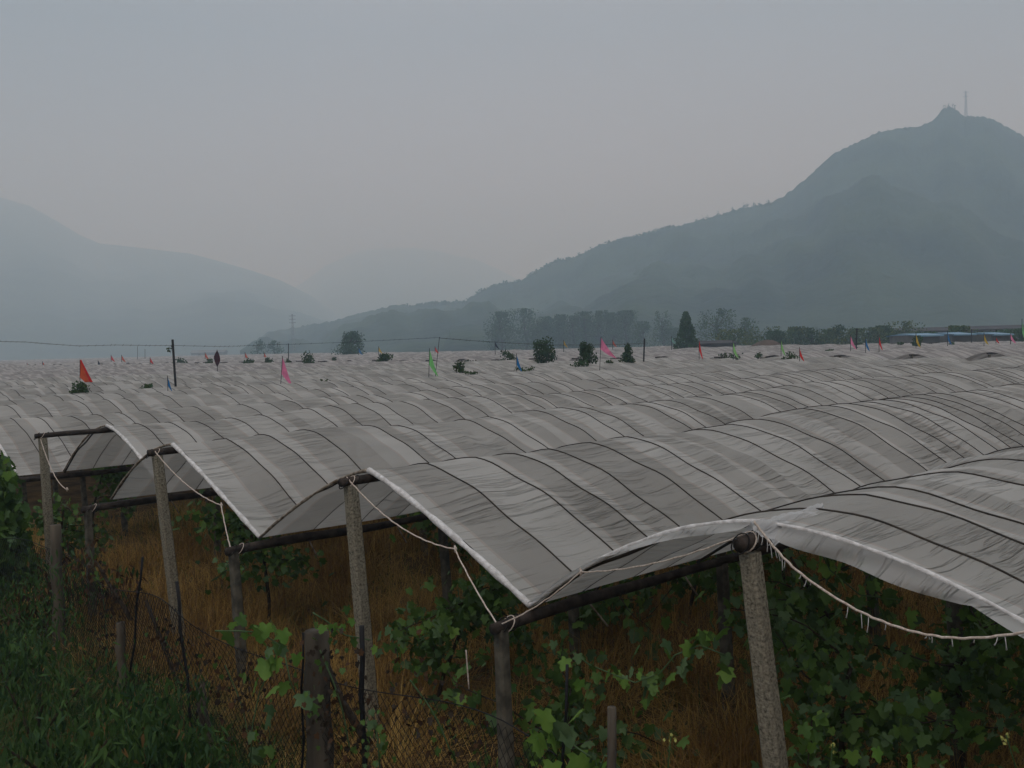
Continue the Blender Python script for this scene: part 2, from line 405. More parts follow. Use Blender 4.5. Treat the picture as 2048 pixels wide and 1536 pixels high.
T0K = {3: .72}
def build_tunnel(k):
    # visible stretch of this row in front of the path
    tt = np.arange(0, PATH0, .5)
    vis = [t for t in tt if in_view(t, SD * k, 4)]
    if k < 0: vis = list(np.arange(0, 9, .5))
    if not vis: return
    t0 = T0K.get(k, 0.16) if (vis[0] < 2.5 and k <= 5) else vis[0]; t1 = min(PATH0, vis[-1] + 1.0)
    if t1 - t0 < 1.5: return
    lab = near_labels.get(k)
    grp = 'white net tunnels over the vineyard'
    if lab is None:
        if k <= 16: lab = 'sagging white net tunnel in the middle rows between the open ends and the flags'
        else: lab = 'far white net tunnel among the rows before the weedy path'
    base = L2W(t0, SD * k, 0)
    R = thing('net_tunnel', base, lab, 'net tunnel', grp)
    hs = hoops_for(k, t0, t1)
    if k <= 3: sub, nv = .09, 22
    elif k <= 12: sub, nv = .2, 12
    else: sub, nv = 1, 8
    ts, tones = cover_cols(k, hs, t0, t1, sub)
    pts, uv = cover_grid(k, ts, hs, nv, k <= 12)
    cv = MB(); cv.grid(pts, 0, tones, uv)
    nparts = 0; rest = MB()
    for (t, dark) in hs:
        p = L2W(t, SD * k, 0); D = p[1]
        vv = vgrid(nv)
        z, a = arch(k, t, vv)
        if k <= 12: z = z + lump(k, t, vv)
        if k <= 7 and D < 26 and nparts < 90:
            hb = MB(); off = .003 if dark else -.019
            hb.tube(L2W(t, a, z + off), .0052 if dark else .010, 5)
            hb.build('hoop', M['bamboo'], R); nparts += 1
        elif dark and (k <= 12 or rnd(k, t) < .7):
            pa = L2W(t - .008, a, z + .012); pb = L2W(t + .008, a, z + .012)
            cv.grid(np.stack([pa, pb], 0), 1)
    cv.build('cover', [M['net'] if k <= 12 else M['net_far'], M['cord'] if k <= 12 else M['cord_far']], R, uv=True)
    if k <= 12:
        # ridge beam
        tb = np.arange((-.08 if t0 < 1 else t0), t1, .35) if k <= 5 else np.arange(t0, t1, .35)
        off = {0: .056, 1: .05, 2: .05, 3: .05}.get(k, .045); rr = {0: .034, 1: .030, 2: .032, 3: .028}.get(k, .028)
        b = MB(); zz = zr(k, np.clip(tb, .16, None)) - off + .004 * np.sin(tb * 5)
        b.tube(L2W(tb, SD * k + .01 * np.sin(tb * 2.1), zz), rr * (1 + .08 * np.sin(tb * 3.7)), 9); b.build('ridge_beam', M['log'], R)
        tb = np.arange(-.14 if t0 < 1 else t0, t1, .35)
        b = MB(); zz = zv(k, np.clip(tb, 0, None)) - .06 + .006 * np.sin(tb * 4)
        b.tube(L2W(tb, SD * (k - .5) + .015 * np.sin(tb * 1.7), zz), .034 * (1 + .1 * np.sin(tb * 2.9)), 8); b.build('valley_beam', M['log'], R)
    if k <= 5 and t0 < 1:
        # rolled hem along the end hoop: one part for each slope
        for side in (-1, 1):
            vv = np.linspace(0, side * 1.0, 30); z, a = arch(k, t0, vv)
            r0 = ({0: .010, 1: .020}.get(k, .018)) if side < 0 else .011
            h = MB(); h.tube(L2W(t0 - .012, a, z + .004), r0 * (1 + .16 * np.sin(vv * 23 + k) + .1 * np.sin(vv * 51)), 8); h.build('rolled_hem', M['hem'] if side < 0 or k == 0 else M['hem_brown'], R)
    if k in (0, 1, 2, 3):
        tj = -.02; c0 = L2W(tj, SD * k, 1.826); c1 = L2W(tj - .02, SD * (k - .5), 1.18 + (.17 if k == 0 else 0))
        for c, rr_ in ((c0, .041 if k == 0 else .037), (c1, .041)):
            for q in range(3):
                b = MB(); an = np.linspace(0, 2 * math.pi, 15); ht = .05 * (q - 1) + .02 * rnd(k, q)
                ux = np.array([UV_[0], UV_[1], 0]); sx = np.array([SV[0], SV[1], 0])
                ring = [c + sx * math.cos(A_) * rr_ + np.array([0, 0, 1]) * math.sin(A_) * rr_ + ux * (ht + .03 * math.sin(A_)) for A_ in an]
                b.tube(ring, .0035, 4, cap=False); b.build('wire_tie', M['rope'] if q == 1 else M['wire'], R)
        # pale stick ends poking out under the valley log
        for i in range(7):
            ts_ = .5 + i * .8 + .3 * rnd(k, i + 3); c = L2W(ts_, SD * (k - .5), 1.24 - .1)
            b = MB(); b.tube([c + [-.02, 0, .05], c + [.06 + .05 * rnd(k, i), -.02, -.10 - .05 * rnd(k, i + 9)]], .006, 5); b.build('stick_end', M['hem_brown'], R)
    if k == 0:
        for side, dep in ((-1, .075), (1, .05)):
            v = np.linspace(.05, .96, 34); z, a = arch(0, t0, v * side)
            prof = (np.sin(np.pi * np.clip(v / .6, 0, 1)) ** .7 * .85 + .15) * dep * (1 + .12 * np.sin(v * 14))
            rows = []
            for q in np.linspace(0, 1, 7):
                rows.append(L2W(t0 - .02 - .05 * q + .02 * np.sin(v * 20 + q * 3) * q, a + .03 * q, z - prof * q))
            fb = MB(); g = np.stack(rows, 0); fb.grid(g, 0, [0.2] * 6, np.stack(np.meshgrid(np.linspace(0, .2, 7), v * 1.5, indexing='ij'), -1))
            fb.build('hanging_flap', M['flap'], R, uv=True)
        # crumpled cloth bunched over the log end
        nb = 30; mb = MB(); q1 = np.linspace(.02, .62, nb); q2 = np.linspace(-1.2, 1.2, 16)
        Tq, A = np.meshgrid(q1, q2, indexing='ij')
        zz = zr(0, 0) + .012 - .075 * np.abs(A) ** 2 * .8 + .012 * np.sin(Tq * 22 + A * 5) + .008 * np.sin(A * 11 + Tq * 31)
        mb.grid(L2W(Tq + .03 * np.sin(A * 3), A * .085, zz), 0, [.5] * (nb - 1), np.stack([Tq, A * .1], -1))
        mb.build('bunched_cloth', M['flap'], R, uv=True)
    # posts: ridge posts every 2.05 m, valley posts likewise
    if k <= 6:
        tp = 0.0; i = 0
        while tp < min(t1, 10.5 if k > 0 else 8):
            if tp >= t0 - .3 or t0 < 1:
                r1, r2 = rnd(k, i + 20) - .5, rnd(k, i + 60) - .5
                first = (i == 0 and k <= 3)
                top = L2W(tp, SD * k, zr(k, tp) - (.10 if k == 0 and i == 0 else .075))
                dx = lean.get(k, .06) if first else .12 * r1
                bs = top.copy(); bs[0] += dx; bs[1] += 0 if first else .1 * r2; bs[2] = -.1
                wd = .086 if first else .07
                post_mesh(top, bs, wd).build('concrete_post', M['concrete'] if first else M['concrete_dark'], R, smooth=False)
                tv = tp - .08
                top = L2W(tv, SD * (k - .5), zv(k, max(tv, 0)) - .07)
                bs = top.copy(); bs[0] += .05 + .1 * r2; bs[2] = -.1
                if k > -1: post_mesh(top, bs, .072).build('valley_post', M['concrete_dark'], R, smooth=False)
            tp += 2.05; i += 1
    ROWS[k] = R
for k in range(-1, 60): build_tunnel(k)

def build_far(k):
    tt = np.arange(PATH1, 420, 2.0)
    vis = [t for t in tt if in_view(t, SD * k, 5)]
    if len(vis) < 3: return
    t0 = PATH1 + .5 * (rnd(k, 3) - .5) if vis[0] < PATH1 + 3 else vis[0]; t1 = vis[-1] + 2
    D0 = L2W(t0, SD * k, 0)[1]
    gable = vis[0] < PATH1 + 3
    lab = 'white net tunnel whose open gable end faces the weedy path' if gable else 'distant white net tunnel in the rows fading into haze'
    R = thing('net_tunnel', L2W(t0, SD * k, 0), lab, 'net tunnel', 'tunnels that begin at the weedy path' if gable else 'distant net tunnels fading into the haze')
    sp = .6 if D0 < 80 else (1.1 if D0 < 150 else 2.2)
    hs = hoops_for(k + 300, t0, t1, sp)
    nv = 8 if D0 < 70 else (5 if D0 < 150 else 4)
    ts, tones = cover_cols(k + 300, hs, t0, t1, 5)
    pts, uv = cover_grid(k, ts, hs, nv, False)
    cv = MB(); cv.grid(pts, 0, tones, uv)
    for (t, dark) in hs:
        if not dark: continue
        p = L2W(t, SD * k, 0)
        if p[1] > 110: continue
        z, a = arch(k, t, np.linspace(-1, 1, 9))
        cv.grid(np.stack([L2W(t - .014, a, z + .02), L2W(t + .014, a, z + .02)], 0), 1)
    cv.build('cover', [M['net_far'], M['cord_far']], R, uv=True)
    if gable and D0 < 90:
        b = MB(); tb = np.linspace(t0 - .5 * rnd(k, 5) - .1, t0 + 1.5, 4)
        b.tube(L2W(tb, SD * k, zr(k, tb) - .05), .035, 6); b.build('ridge_beam', M['log'], R)
        top = L2W(t0, SD * k, 1.8); bs = top.copy(); bs[2] = -.1; bs[0] += .1 * (rnd(k, 9) - .5)
        post_mesh(top, bs, .09).build('concrete_post', M['concrete_dark'], R)
for k in range(-14, 175): build_far(k)

# ------------------------------------------------------------------ ropes
def sagline(a, b, sag, n=16):
    q = np.linspace(0, 1, n)[:, None]; p = np.array(a) * (1 - q) + np.array(b) * q; p[:, 2] -= sag * 4 * (q[:, 0] * (1 - q[:, 0])); return p
def gab(k, v, dt=-.06, dz=0.0):  # a point on the end hoop of tunnel k
    t_ = T0K.get(k, .16); z, a = arch(k, t_, v); return L2W(t_ + dt, a, z + dz)
def onplane(x, y, t):
    v = pray(x, y); return CAM + v * ((t - W2L(CAM)[0]) / (np.array(v[:2]).dot(UV_)))
def sm(p, k=3):
    p = np.array(p)
    for _ in range(k):
        q = [p[0]]
        for i in range(len(p) - 1): q += [p[i] * .75 + p[i + 1] * .25, p[i] * .25 + p[i + 1] * .75]
        q.append(p[-1]); p = np.array(q)
    return p
def rope(pts_list, label, r=.0048, drops=0):
    o = thing('rope', pts_list[0][0], label, 'rope', 'ropes tying down the tunnel ends')
    mb = MB()
    for p in pts_list:
        p = np.array(p)
        if len(p) == 2: p = sagline(p[0], p[1], .02, 8)
        p = sm(p, 1) if len(p) < 30 else p; p = p + .0015 * np.sin(np.arange(len(p))[:, None] * np.array([2.1, 3.3, 1.7]))
        mb.tube(p, r, 6)
    mb.build('cord', M['rope'], o)
    for p in pts_list[:1]:
        kb = MB(); q = np.array(p[-1])
        kb.tube([q + [0, 0, -.022], q + [.006, 0, 0], q + [0, 0, .022]], [r * .9, r * 2.3, r * .9], 7); kb.build('knot', M['rope'], o)
    if drops:
        db = MB(); p = np.array(pts_list[0])
        for i in range(drops):
            q = rnd(i, 3) * (len(p) - 1.01); j = int(q); c = p[j] + (p[j + 1] - p[j]) * (q - j)
            L = .015 + .05 * rnd(i, 8) ** 2
            db.tube([c, c + [.01 * (rnd(i, 1) - .5), 0, -L * .6], c + [.02 * (rnd(i, 1) - .5), .005, -L]], [.0015, .0012, .003], 5)
        db.build('frayed_strands', M['drop'], o)
    return o
pt0 = L2W(-.03, 0, 1.865); pt1 = L2W(-.03, SD, 1.86); pt2 = L2W(-.03, 2 * SD, 1.86); pt3 = L2W(-.03, 3 * SD, 1.82)
vend = lambda j: L2W(-.10, SD * (j - .5), 1.19)
mid1 = gab(1, -.62, -.07, -.02)
rope([sagline(pt1, mid1, .09, 20), (mid1, vend(1))], 'pale rope sagging from the central post top to the white rolled edge')
mid2 = gab(2, -.66, -.07, -.02)
rope([sagline(pt2, mid2, .07, 20), (mid2, vend(2))], 'pale rope hanging off the second post from the left')
mid3 = gab(3, -.75, -.07, -.03)
rope([sagline(pt3, L2W(-.1, 3 * SD - 1.0, 1.33), .12, 16)], 'thin rope drooping from the leftmost post down to the weeds')
ml0 = gab(0, .70, -.09, -.02)
rope([sagline(pt0, ml0, .04, 16), sagline(ml0, vend(1), .03, 10)], 'reddish rope looped left from the thick black log end', .004)
rope([sm([onplane(x, y, -.14) for i, (x, y) in enumerate([(1508, 1043), (1550, 1098), (1600, 1149), (1700, 1215), (1780, 1250), (1850, 1270), (1930, 1279), (2048, 1267), (2200, 1225)])])], 'long pale sagging rope with frayed bits right of the nearest post', .0052, 30)
hb = MB(); hb.tube(P(932, 1300, 5.2) + (np.linspace(0, 1, 6)[:, None] * (P(938, 1378, 5.2) - P(932, 1300, 5.2))), .004, 5)
tag(hb.build('hanging_string', M['rope']), 'short straw-coloured string dangling below the valley log', 'string')

# ------------------------------------------------------------------ ground
def gz(x, y):
    t, a = W2L((x, y))
    s = -t - .75                      # metres in front of the row ends
    b = np.clip(s / 3.2, 0, 1); b = b * b * (3 - 2 * b)
    return .95 * b
xs = np.unique(np.concatenate([np.linspace(-12, 14, 66), np.linspace(-60, 60, 25), np.linspace(-4000, 4000, 21)]))
ys = np.unique(np.concatenate([np.linspace(-8, 22, 76), np.linspace(22, 120, 15), np.linspace(120, 4000, 12), [-300]]))
XX, YY = np.meshgrid(xs, ys, indexing='ij'); ZZ = np.zeros_like(XX)
for i in range(XX.shape[0]):
    for j in range(XX.shape[1]):
        x_, y_ = XX[i, j], YY[i, j]
        ZZ[i, j] = gz(x_, y_) if (abs(x_) < 14 and y_ < 22) else (.95 if y_ < 2 else 0)
        if abs(x_) < 14 and y_ < 22: ZZ[i, j] += .04 * math.sin(x_ * 3.1 + y_) * math.sin(y_ * 2.7)
mb = MB(); mb.grid(np.stack([XX, YY, ZZ], -1)[::-1]); tag(mb.build('ground', M['soil']), kind='structure')

def blades(mb, n, sampler, h, w, spread=.6, mi=0, seg=3):
    V = []; F = []; b = 0
    for i in range(n):
        x, y = sampler(); z = gz(x, y) if y < 22 else 0
        H = h * random.uniform(.5, 1.3); A = random.uniform(0, 6.283); S = spread * random.random() * H
        dx, dy = math.cos(A), math.sin(A); ww = w * random.uniform(.6, 1.3); px, py = -dy * ww, dx * ww
        for s in range(seg):
            q = s / seg; c = (x + dx * S * q * q, y + dy * S * q * q, z - .02 + H * (q - .25 * S / H * q * q))
            k = 1 - q * .7
            V.append((c[0] - px * k, c[1] - py * k, c[2])); V.append((c[0] + px * k, c[1] + py * k, c[2]))
        V.append((x + dx * S, y + dy * S, z + H * (1 - .25 * S / H)))
        for s in range(seg - 1): F.append((b + 2 * s, b + 2 * s + 1, b + 2 * s + 3, b + 2 * s + 2))
        F.append((b + 2 * seg - 2, b + 2 * seg - 1, b + 2 * seg)); b += 2 * seg + 1
    mb.add(V, F, mi)
def under():
    while True:
        t = -.8 + 13 * random.random() ** 1.5; a = random.uniform(-3, 14)
        p = L2W(t, a, 0)
        nz = math.sin(p[0] * 2.3 + 1.3 * math.sin(p[1] * 1.7)) + math.sin(p[1] * 3.1 + p[0] * 1.1) + .7 * math.sin(p[0] * 5.3 - p[1] * 4.1)
        if p[1] > 3 and abs(p[0]) < .6 * p[1] + .5 and (nz > -.3 or random.random() < .22): return p[0], p[1]
mb = MB(); blades(mb, 60000, under, .27, .0035, 2.6)
clumps = [L2W(random.uniform(-.7, 6), random.uniform(-1, 11), 0)[:2] for _ in range(170)]
def clump():
    c = random.choice(clumps); return c[0] + random.gauss(0, .16), c[1] + random.gauss(0, .16)
blades(mb, 20000, clump, .52, .003, 1.9)
blades(mb, 17000, clump, .5, .004, 1.6, 1)
blades(mb, 12000, under, .24, .006, 1.6, 2)
tag(mb.build('dry_grass', [M['straw'], M['straw2'], M['weed']]), 'tangled straw-brown dry grass on the ground under the nets', 'grass', kind='stuff')
def bank():
    while True:
        s = random.uniform(.65, 4.2); a = random.uniform(1.2, 13)
        p = L2W(-s, a, 0)
        lim = 3.2 + 1.2 * (s - .65)
        if p[1] > 1.6 and abs(p[0]) < .62 * p[1] + .4 and (a > lim or random.random() < .22): return p[0], p[1]
mb = MB(); blades(mb, 38000, bank, .30, .0045, 2.2); blades(mb, 4000, bank, .4, .004, 2.0, 1); blades(mb, 6000, bank, .36, .004, 1.8, 2)
tag(mb.build('bank_weeds', [M['weed'], M['weed2'], M['straw2']]), 'dark green weeds covering the bank in front of the fence', 'weeds', kind='stuff')

# ------------------------------------------------------------------ leaves and vines
LEAF2 = np.array([(0, 0.02), (.20, -.16), (.46, -.10), (.37, .12), (.62, .42), (.32, .50), (.27, .74), (0, .98), (-.27, .74), (-.32, .50), (-.62, .42), (-.37, .12), (-.46, -.10), (-.20, -.16)])
def leaf(mb, c, size, mi=0, droop=None, simple=False):
    A = random.uniform(0, 6.283); tilt = random.gauss(.9, .45) if droop is None else droop
    ca, sa, ct, st = math.cos(A), math.sin(A), math.cos(tilt), math.sin(tilt)
    pts = LEAF2 if not simple else (np.array([(0, 0), (.17, .5), (0, 1.4), (-.17, .5)]) if simple == 2 else np.array([(0, 0), (.5, .45), (0, 1.1), (-.5, .45)]))
    V = []
    roll = random.gauss(0, .5)
    for (x, y) in pts:
        X = x * size * random.uniform(.88, 1.12); Y = y * size; Z = -.28 * abs(x) * size - .18 * size * y * y
        X, Z = X * math.cos(roll) - Z * math.sin(roll), X * math.sin(roll) + Z * math.cos(roll)
        Y2 = Y * ct + Z * st; Z2 = -Y * st + Z * ct
        V.append((c[0] + X * ca - Y2 * sa, c[1] + X * sa + Y2 * ca, c[2] + Z2))
    if simple: mb.add(V, [(0, 1, 2, 3)], mi); return
    cx = np.array(V[0]) * .5 + np.array(V[7]) * .5; V.append(tuple(cx)); n = 14
    mb.add(V, [(n, i, (i + 1) % n) for i in range(n)], mi)
def wander(p, d, L, n, jit=.25, grav=0):
    p = np.array(p, float); d = np.array(d, float); out = [p.copy()]
    for i in range(n):
        d = d / np.linalg.norm(d); d = d + np.array([random.gauss(0, jit), random.gauss(0, jit), random.gauss(0, jit) - grav]); d /= np.linalg.norm(d)
        p = p + d * L / n; out.append(p.copy())
    return np.array(out)
def vine(base, H, spread, nl, size, label, mats, name='grapevine', cat='grapevine', group=None, nc=6, zlo=.45, jit=.12, direction=None, wts=(.6, .25, .15)):
    o = thing(name, base, label, cat, group)
    tr = wander(base, (0.05, 0, 1), H, 8, .14); sb = MB(); sb.tube(tr, np.linspace(.02, .011, len(tr)), 6); sb.build('stem', M['bark'], o)
    cb = MB(); lb = MB(); cn = []
    for i in range(nc):
        A = random.uniform(0, 6.283); st = tr[random.randint(4, 8)]
        d = np.array([math.cos(A), math.sin(A), random.uniform(-.1, .6)])
        if direction is not None and i % 2 == 0: d = np.array([*(UV_ * random.choice([-1, 1])), .3]) * 1.0
        c = wander(st, d, spread * random.uniform(.7, 1.3), 8, .2, .06); c[:, 2] = np.minimum(c[:, 2], 1.12); cb.tube(c, np.linspace(.006, .003, len(c)), 4); cn.append(c)
    for i in range(nl):
        c = random.choice(cn); q = random.random() * (len(c) - 1.01); j = int(q); p = c[j] + (c[j + 1] - c[j]) * (q - j)
        jj = jit * (.55 if random.random() < .6 else 1.1)
        p = p + np.array([random.gauss(0, jj), random.gauss(0, jj), random.gauss(-.03, jj)])
        if p[2] < .1: continue
        lt, la = W2L(p); kk = round(la / SD)
        if lt > -.2 and p[2] > arch(kk, lt, (la - kk * SD) / W2)[0] - .12: continue
        r = random.random(); mi = 0 if r < wts[0] else (1 if r < wts[0] + wts[1] else 2)
        leaf(lb, p, size * random.uniform(.6, 1.25), mi)
    cb.build('canes', M['bark'], o); lb.build('foliage', mats, o)
    return o
LM = [M['leaf'], M['leafpale'], M['leafbright']]
vl = [
 # t, a(rows), H, spread, n, label
 (.55, 1.0, 1.15, .6, 330, 'grapevine directly behind the leaning central concrete post'),
 (1.0, 2.0, 1.1, .6, 230, 'grapevine behind the second concrete post from the left'),
 (.9, .03, 1.0, .75, 330, 'dense grapevine just right of the nearest thick concrete post'),
 (2.0, -.02, 1.15, .75, 330, 'grapevine around the second post of the nearest tunnel'),
 (.15, -.30, .8, .7, 260, 'low leafy grapevine in the lower right corner under the rope'),
 (.25, .48, .55, .7, 190, 'low spreading grapevine left of the nearest thick post, in front of the dark posts'),
 (-.15, .18, .6, .45, 90, 'small grapevine clump at the left foot of the nearest post'),
 (2.9, -.1, 1.2, .7, 260, 'grapevine beyond the rope at the right edge under the nets'),
 (.3, 3.1, .95, .5, 170, 'grapevine below the bare ridge pole of the left tunnel'),
 (.9, -.35, 1.0, .7, 300, 'large dark grapevine at the right edge below the hanging flap'),
]
for (t, a, H, sp, n, lab) in vl:
    vine(L2W(t, a * SD, 0), H, sp, int(n * 2.3), .064, lab, LM, group='grapevines under the nets', jit=.12, wts=(.62, .3, .08))
for i, (t, a) in enumerate([(3.6, 1), (5.2, 1), (4.3, 0), (6, 0), (3.2, 2), (5, 2), (2.6, 3), (4.6, 3), (3.4, .5), (7.5, .2), (2.4, 1.1), (7, 1.4), (5.6, -.5), (1.6, 4), (3.2, 1.5), (8.5, .6), (7, 2)]):
    vine(L2W(t, a * SD, 0), 1.0 + .2 * rnd(i), .7, 300, .085, 'grapevine deep in the shade under the net tunnels', LM, group='grapevines deep under the nets', wts=(.7, .25, .05))

# ------------------------------------------------------------------ fence in front of the tunnel ends
FT = -.85
def fp(a, z=0, t=FT): 
    p = L2W(t, a, 0); return np.array([p[0], p[1], z])
F = thing('chain_link_fence', fp(2.5, 0), 'sagging rusty chain-link fence below the tunnel ends', 'fence')
def fence_top(a): return 1.02 + .06 * math.sin(a * 2.1) - .10 * math.exp(-((a - 3.1) / .6) ** 2)
mb = MB(); a0, a1 = .35, 8.2; st = .026
def wirept(a, z):
    wob = .05 * math.sin(a * 1.3) + .03 * math.sin(a * 3.9 + z * 4)
    return L2W(FT + wob * (z) + .02 * math.sin(z * 9 + a * 2), a + .03 * math.sin(z * 3 + a), z)
na = int((a1 - a0) / st)
for i in range(na):
    a = a0 + i * st; ft = round(fence_top(a) / (st * 2.4)) * st * 2.4; n = int((ft + .1) / (st * 1.2)); base_z = ft - n * st * 1.2
    pts = [wirept(a + (st / 2 if (j + i) % 2 else -st / 2), base_z + j * st * 1.2) for j in range(n + 1)]
    mb.tube(pts, .0019, 3, cap=False)
topw = [wirept(a, fence_top(a)) for a in np.arange(a0, a1, .1)]
mb.tube(topw, .003, 5)
mb.build('wire_mesh', M['wire'], F, smooth=False)
def stake(px0, py0, px1, py1, a_guess, r0, r1, name, mt_, n=6, D=None):
    """a stake standing in the fence line whose top is seen at (px0,py0)"""
    v = pray(px0, py0); # intersection with the fence's vertical plane
    tt = (FT - (W2L(CAM)[0])) / (np.array(v[:2]).dot(UV_)); top = CAM + v * tt
    v = pray(px1, py1); tt = (FT - (W2L(CAM)[0])) / (np.array(v[:2]).dot(UV_)); low = CAM + v * tt
    d = low - top; d = d / abs(d[2]) * (top[2] + .05)
    base = top + d
    q = np.linspace(0, 1, 9)[:, None]; pts = base * (1 - q) + top * q
    pts[:, :2] += .006 * np.sin(np.arange(9)[:, None] * 1.9)
    b = MB(); b.tube(pts, np.linspace(r1, r0, 9) * (1 + .05 * np.sin(np.arange(9) * 2.3)), n); return b.build(name, mt_, F)
stake(632, 1262, 640, 1536, 0, .066, .078, 'timber_post', M['stump'], 10)
stake(110, 1050, 118, 1250, 0, .045, .055, 'timber_post', M['stump'], 9)
stake(240, 1245, 246, 1400, 0, .035, .04, 'timber_post', M['stump'], 8)
stake(1222, 1415, 1222, 1536, 0, .018, .02, 'timber_post', M['stump'], 7)
stake(352, 1163, 378, 1400, 0, .010, .010, 'iron_rod', M['rod'])
stake(605, 1266, 605, 1536, 0, .007, .007, 'iron_rod', M['rod'])
stake(722, 1252, 728, 1536, 0, .014, .016, 'iron_rod', M['rod'])
stake(1133, 1330, 1129, 1480, 0, .007, .007, 'iron_rod', M['rod'])
stake(284, 1115, 272, 1240, 0, .008, .009, 'iron_rod', M['rod'])
stake(398, 1365, 425, 1536, 0, .03, .035, 'timber_post', M['stump'], 8)
# prop branches leaning on the posts
for (k, x0, y0, x1, y1, r, lab) in [(2, 292, 1200, 345, 1345, .022, 'dark branch leaning against the foot of the second post from the left'),
                                 (1, 190, 1120, 235, 1205, .02, 'dark branch propped beside the left valley post'),
                                 (1, 655, 1330, 700, 1440, .025, 'dark branch leaning behind the thick timber fence post')]:
    D = {292: 7.6, 190: 8.4, 655: 5.2}[x0]
    a = P(x0, y0, D); b = P(x1, y1, D - .1); c = b + (b - a) * .5; c[2] = max(c[2], 0)
    mb = MB(); mb.tube(wander(a, c - a, np.linalg.norm(c - a), 7, .05), np.linspace(r * .6, r, 8), 7)
    tag(mb.build('branch', M['bark']), lab, 'branch', 'branches leaning at the fence')

def climber(pts, nl, size, label, mats, name='climbing_vine', wts=(.2, .2, .6), jit=.06):
    o = thing(name, (pts[0][0], pts[0][1], 0), label, 'vine', 'young vines climbing the fence')
    pts = np.array(pts); sb = MB(); sb.tube(pts, .004, 5); sb.build('stem', M['leafpale'], o); lb = MB()
    for i in range(nl):
        q = random.random() * (len(pts) - 1.01); j = int(q); p = pts[j] + (pts[j + 1] - pts[j]) * (q - j)
        p = p + np.array([random.gauss(0, jit), random.gauss(0, jit * .5), random.gauss(0, jit)])
        r = random.random(); leaf(lb, p, size * random.uniform(.6, 1.2), 0 if r < wts[0] else (1 if r < wts[0] + wts[1] else 2), droop=random.gauss(1.15, .35))
    lb.build('foliage', mats, o); return o
def pix(lst, D): return [P(x, y, D) for x, y in lst]
climber(pix([(500, 1536), (505, 1450), (520, 1380), (545, 1330), (560, 1290), (520, 1265), (480, 1262), (430, 1262)], 4.9), 30, .075, 'bright green vine climbing the fence left of the timber post', LM)
climber(pix([(570, 1310), (580, 1360), (590, 1385)], 4.85), 7, .09, 'pair of large yellow-green leaves hanging on the fence mesh', LM)
climber(pix([(625, 1225), (650, 1240), (690, 1270), (740, 1280)], 5.0), 13, .045, 'thin green tendril beside the foot of the central post', LM)
climber(pix([(1215, 1536), (1160, 1500), (1120, 1470), (1100, 1430), (1080, 1440)], 3.75), 14, .085, 'broad-leaved green vine low in front by the thin iron rod', LM, jit=.05)
climber(pix([(1145, 1305), (1180, 1330), (1230, 1350), (1270, 1365), (1310, 1350)], 4.6), 26, .055, 'light green vine shoot reaching left from the low grapevine', LM, jit=.04, wts=(.3, .2, .5))
climber(pix([(1300, 1370), (1350, 1310), (1400, 1290), (1450, 1310)], 4.7), 26, .07, 'pale leafy shoots rising left of the nearest post', LM, wts=(.4, .3, .3))
climber(pix([(1200, 1536), (1210, 1510), (1240, 1536)], 3.7), 7, .09, 'yellowish broad leaves at the bottom centre edge', LM, jit=.04)
climber(pix([(760, 1536), (755, 1480), (750, 1440)], 4.3), 34, .03, 'small-leaved weed growing up the fence right of the central post', LM, jit=.045, wts=(.5, .4, .1))
climber(pix([(1620, 1060), (1660, 1140), (1720, 1190), (1800, 1200)], 5.2), 26, .075, 'light leafy shoot just beneath the hanging flap', LM, wts=(.5, .2, .3))
DR = [M['deadleaf'], M['bark'], M['leaf']]
for i, (x0, y0, x1, y1, n, lab) in enumerate([(640, 1300, 700, 1500, 150, 'dead brown creeper hanging on the fence right of the timber post'), (450, 1330, 500, 1500, 110, 'dead brown creeper on the fence left of the bright vine'),
        (330, 1280, 400, 1420, 130, 'dark withered creeper by the thin iron rod at the left'), (180, 1100, 215, 1300, 170, 'rust-brown creeper over the fence near the leftmost timber post'), (820, 1360, 900, 1500, 90, 'dead creeper on the fence below the valley log')]):
    D_ = {0: 4.75, 1: 5.6, 2: 6.5, 3: 7.6, 4: 4.25}[i]
    climber(sm(pix([(x0, y0), ((x0 + x1) / 2 + 12, (y0 + y1) / 2), (x1, y1)], D_), 2), n, .03, lab, DR, name='dead_creeper', wts=(.35, .45, .2), jit=.09)
# yellow-flowered weed stalks at the right
for i, (x0, y0, x1, y1, D, lab) in enumerate([(1660, 1536, 1666, 1488, 3.7, 'yellow-flowered weed stalk right of the nearest post'), (2035, 1536, 2012, 1470, 3.6, 'yellow-flowered weed stalk in the lower right corner'), (1335, 1536, 1342, 1472, 3.8, 'yellow-flowered weed stalk left of the nearest post')]):
    a = P(x0, y0, D); b = P(x1, y1, D); a2 = a + (a - b) * 3
    o = thing('weed_stalk', (a2[0], a2[1], max(0, a2[2])), lab, 'weed', 'yellow-flowered weeds')
    s = MB(); s.tube(sagline(a2, b, .02, 8), .003, 5); s.build('stem', M['weed2'], o)
    fl = MB()
    for q in range(9): leaf(fl, b + np.array([random.gauss(0, .01), random.gauss(0, .01), random.gauss(0, .012)]), .014, 0, simple=True)
    fl.build('flower', mat('yellow_flower', (.36, .36, .10), .6), o)
    lf = MB()
    for q in range(10): leaf(lf, a2 * (1 - q / 12) + b * (q / 12), .05, 0, simple=True)
    lf.build('foliage', M['weed2'], o)
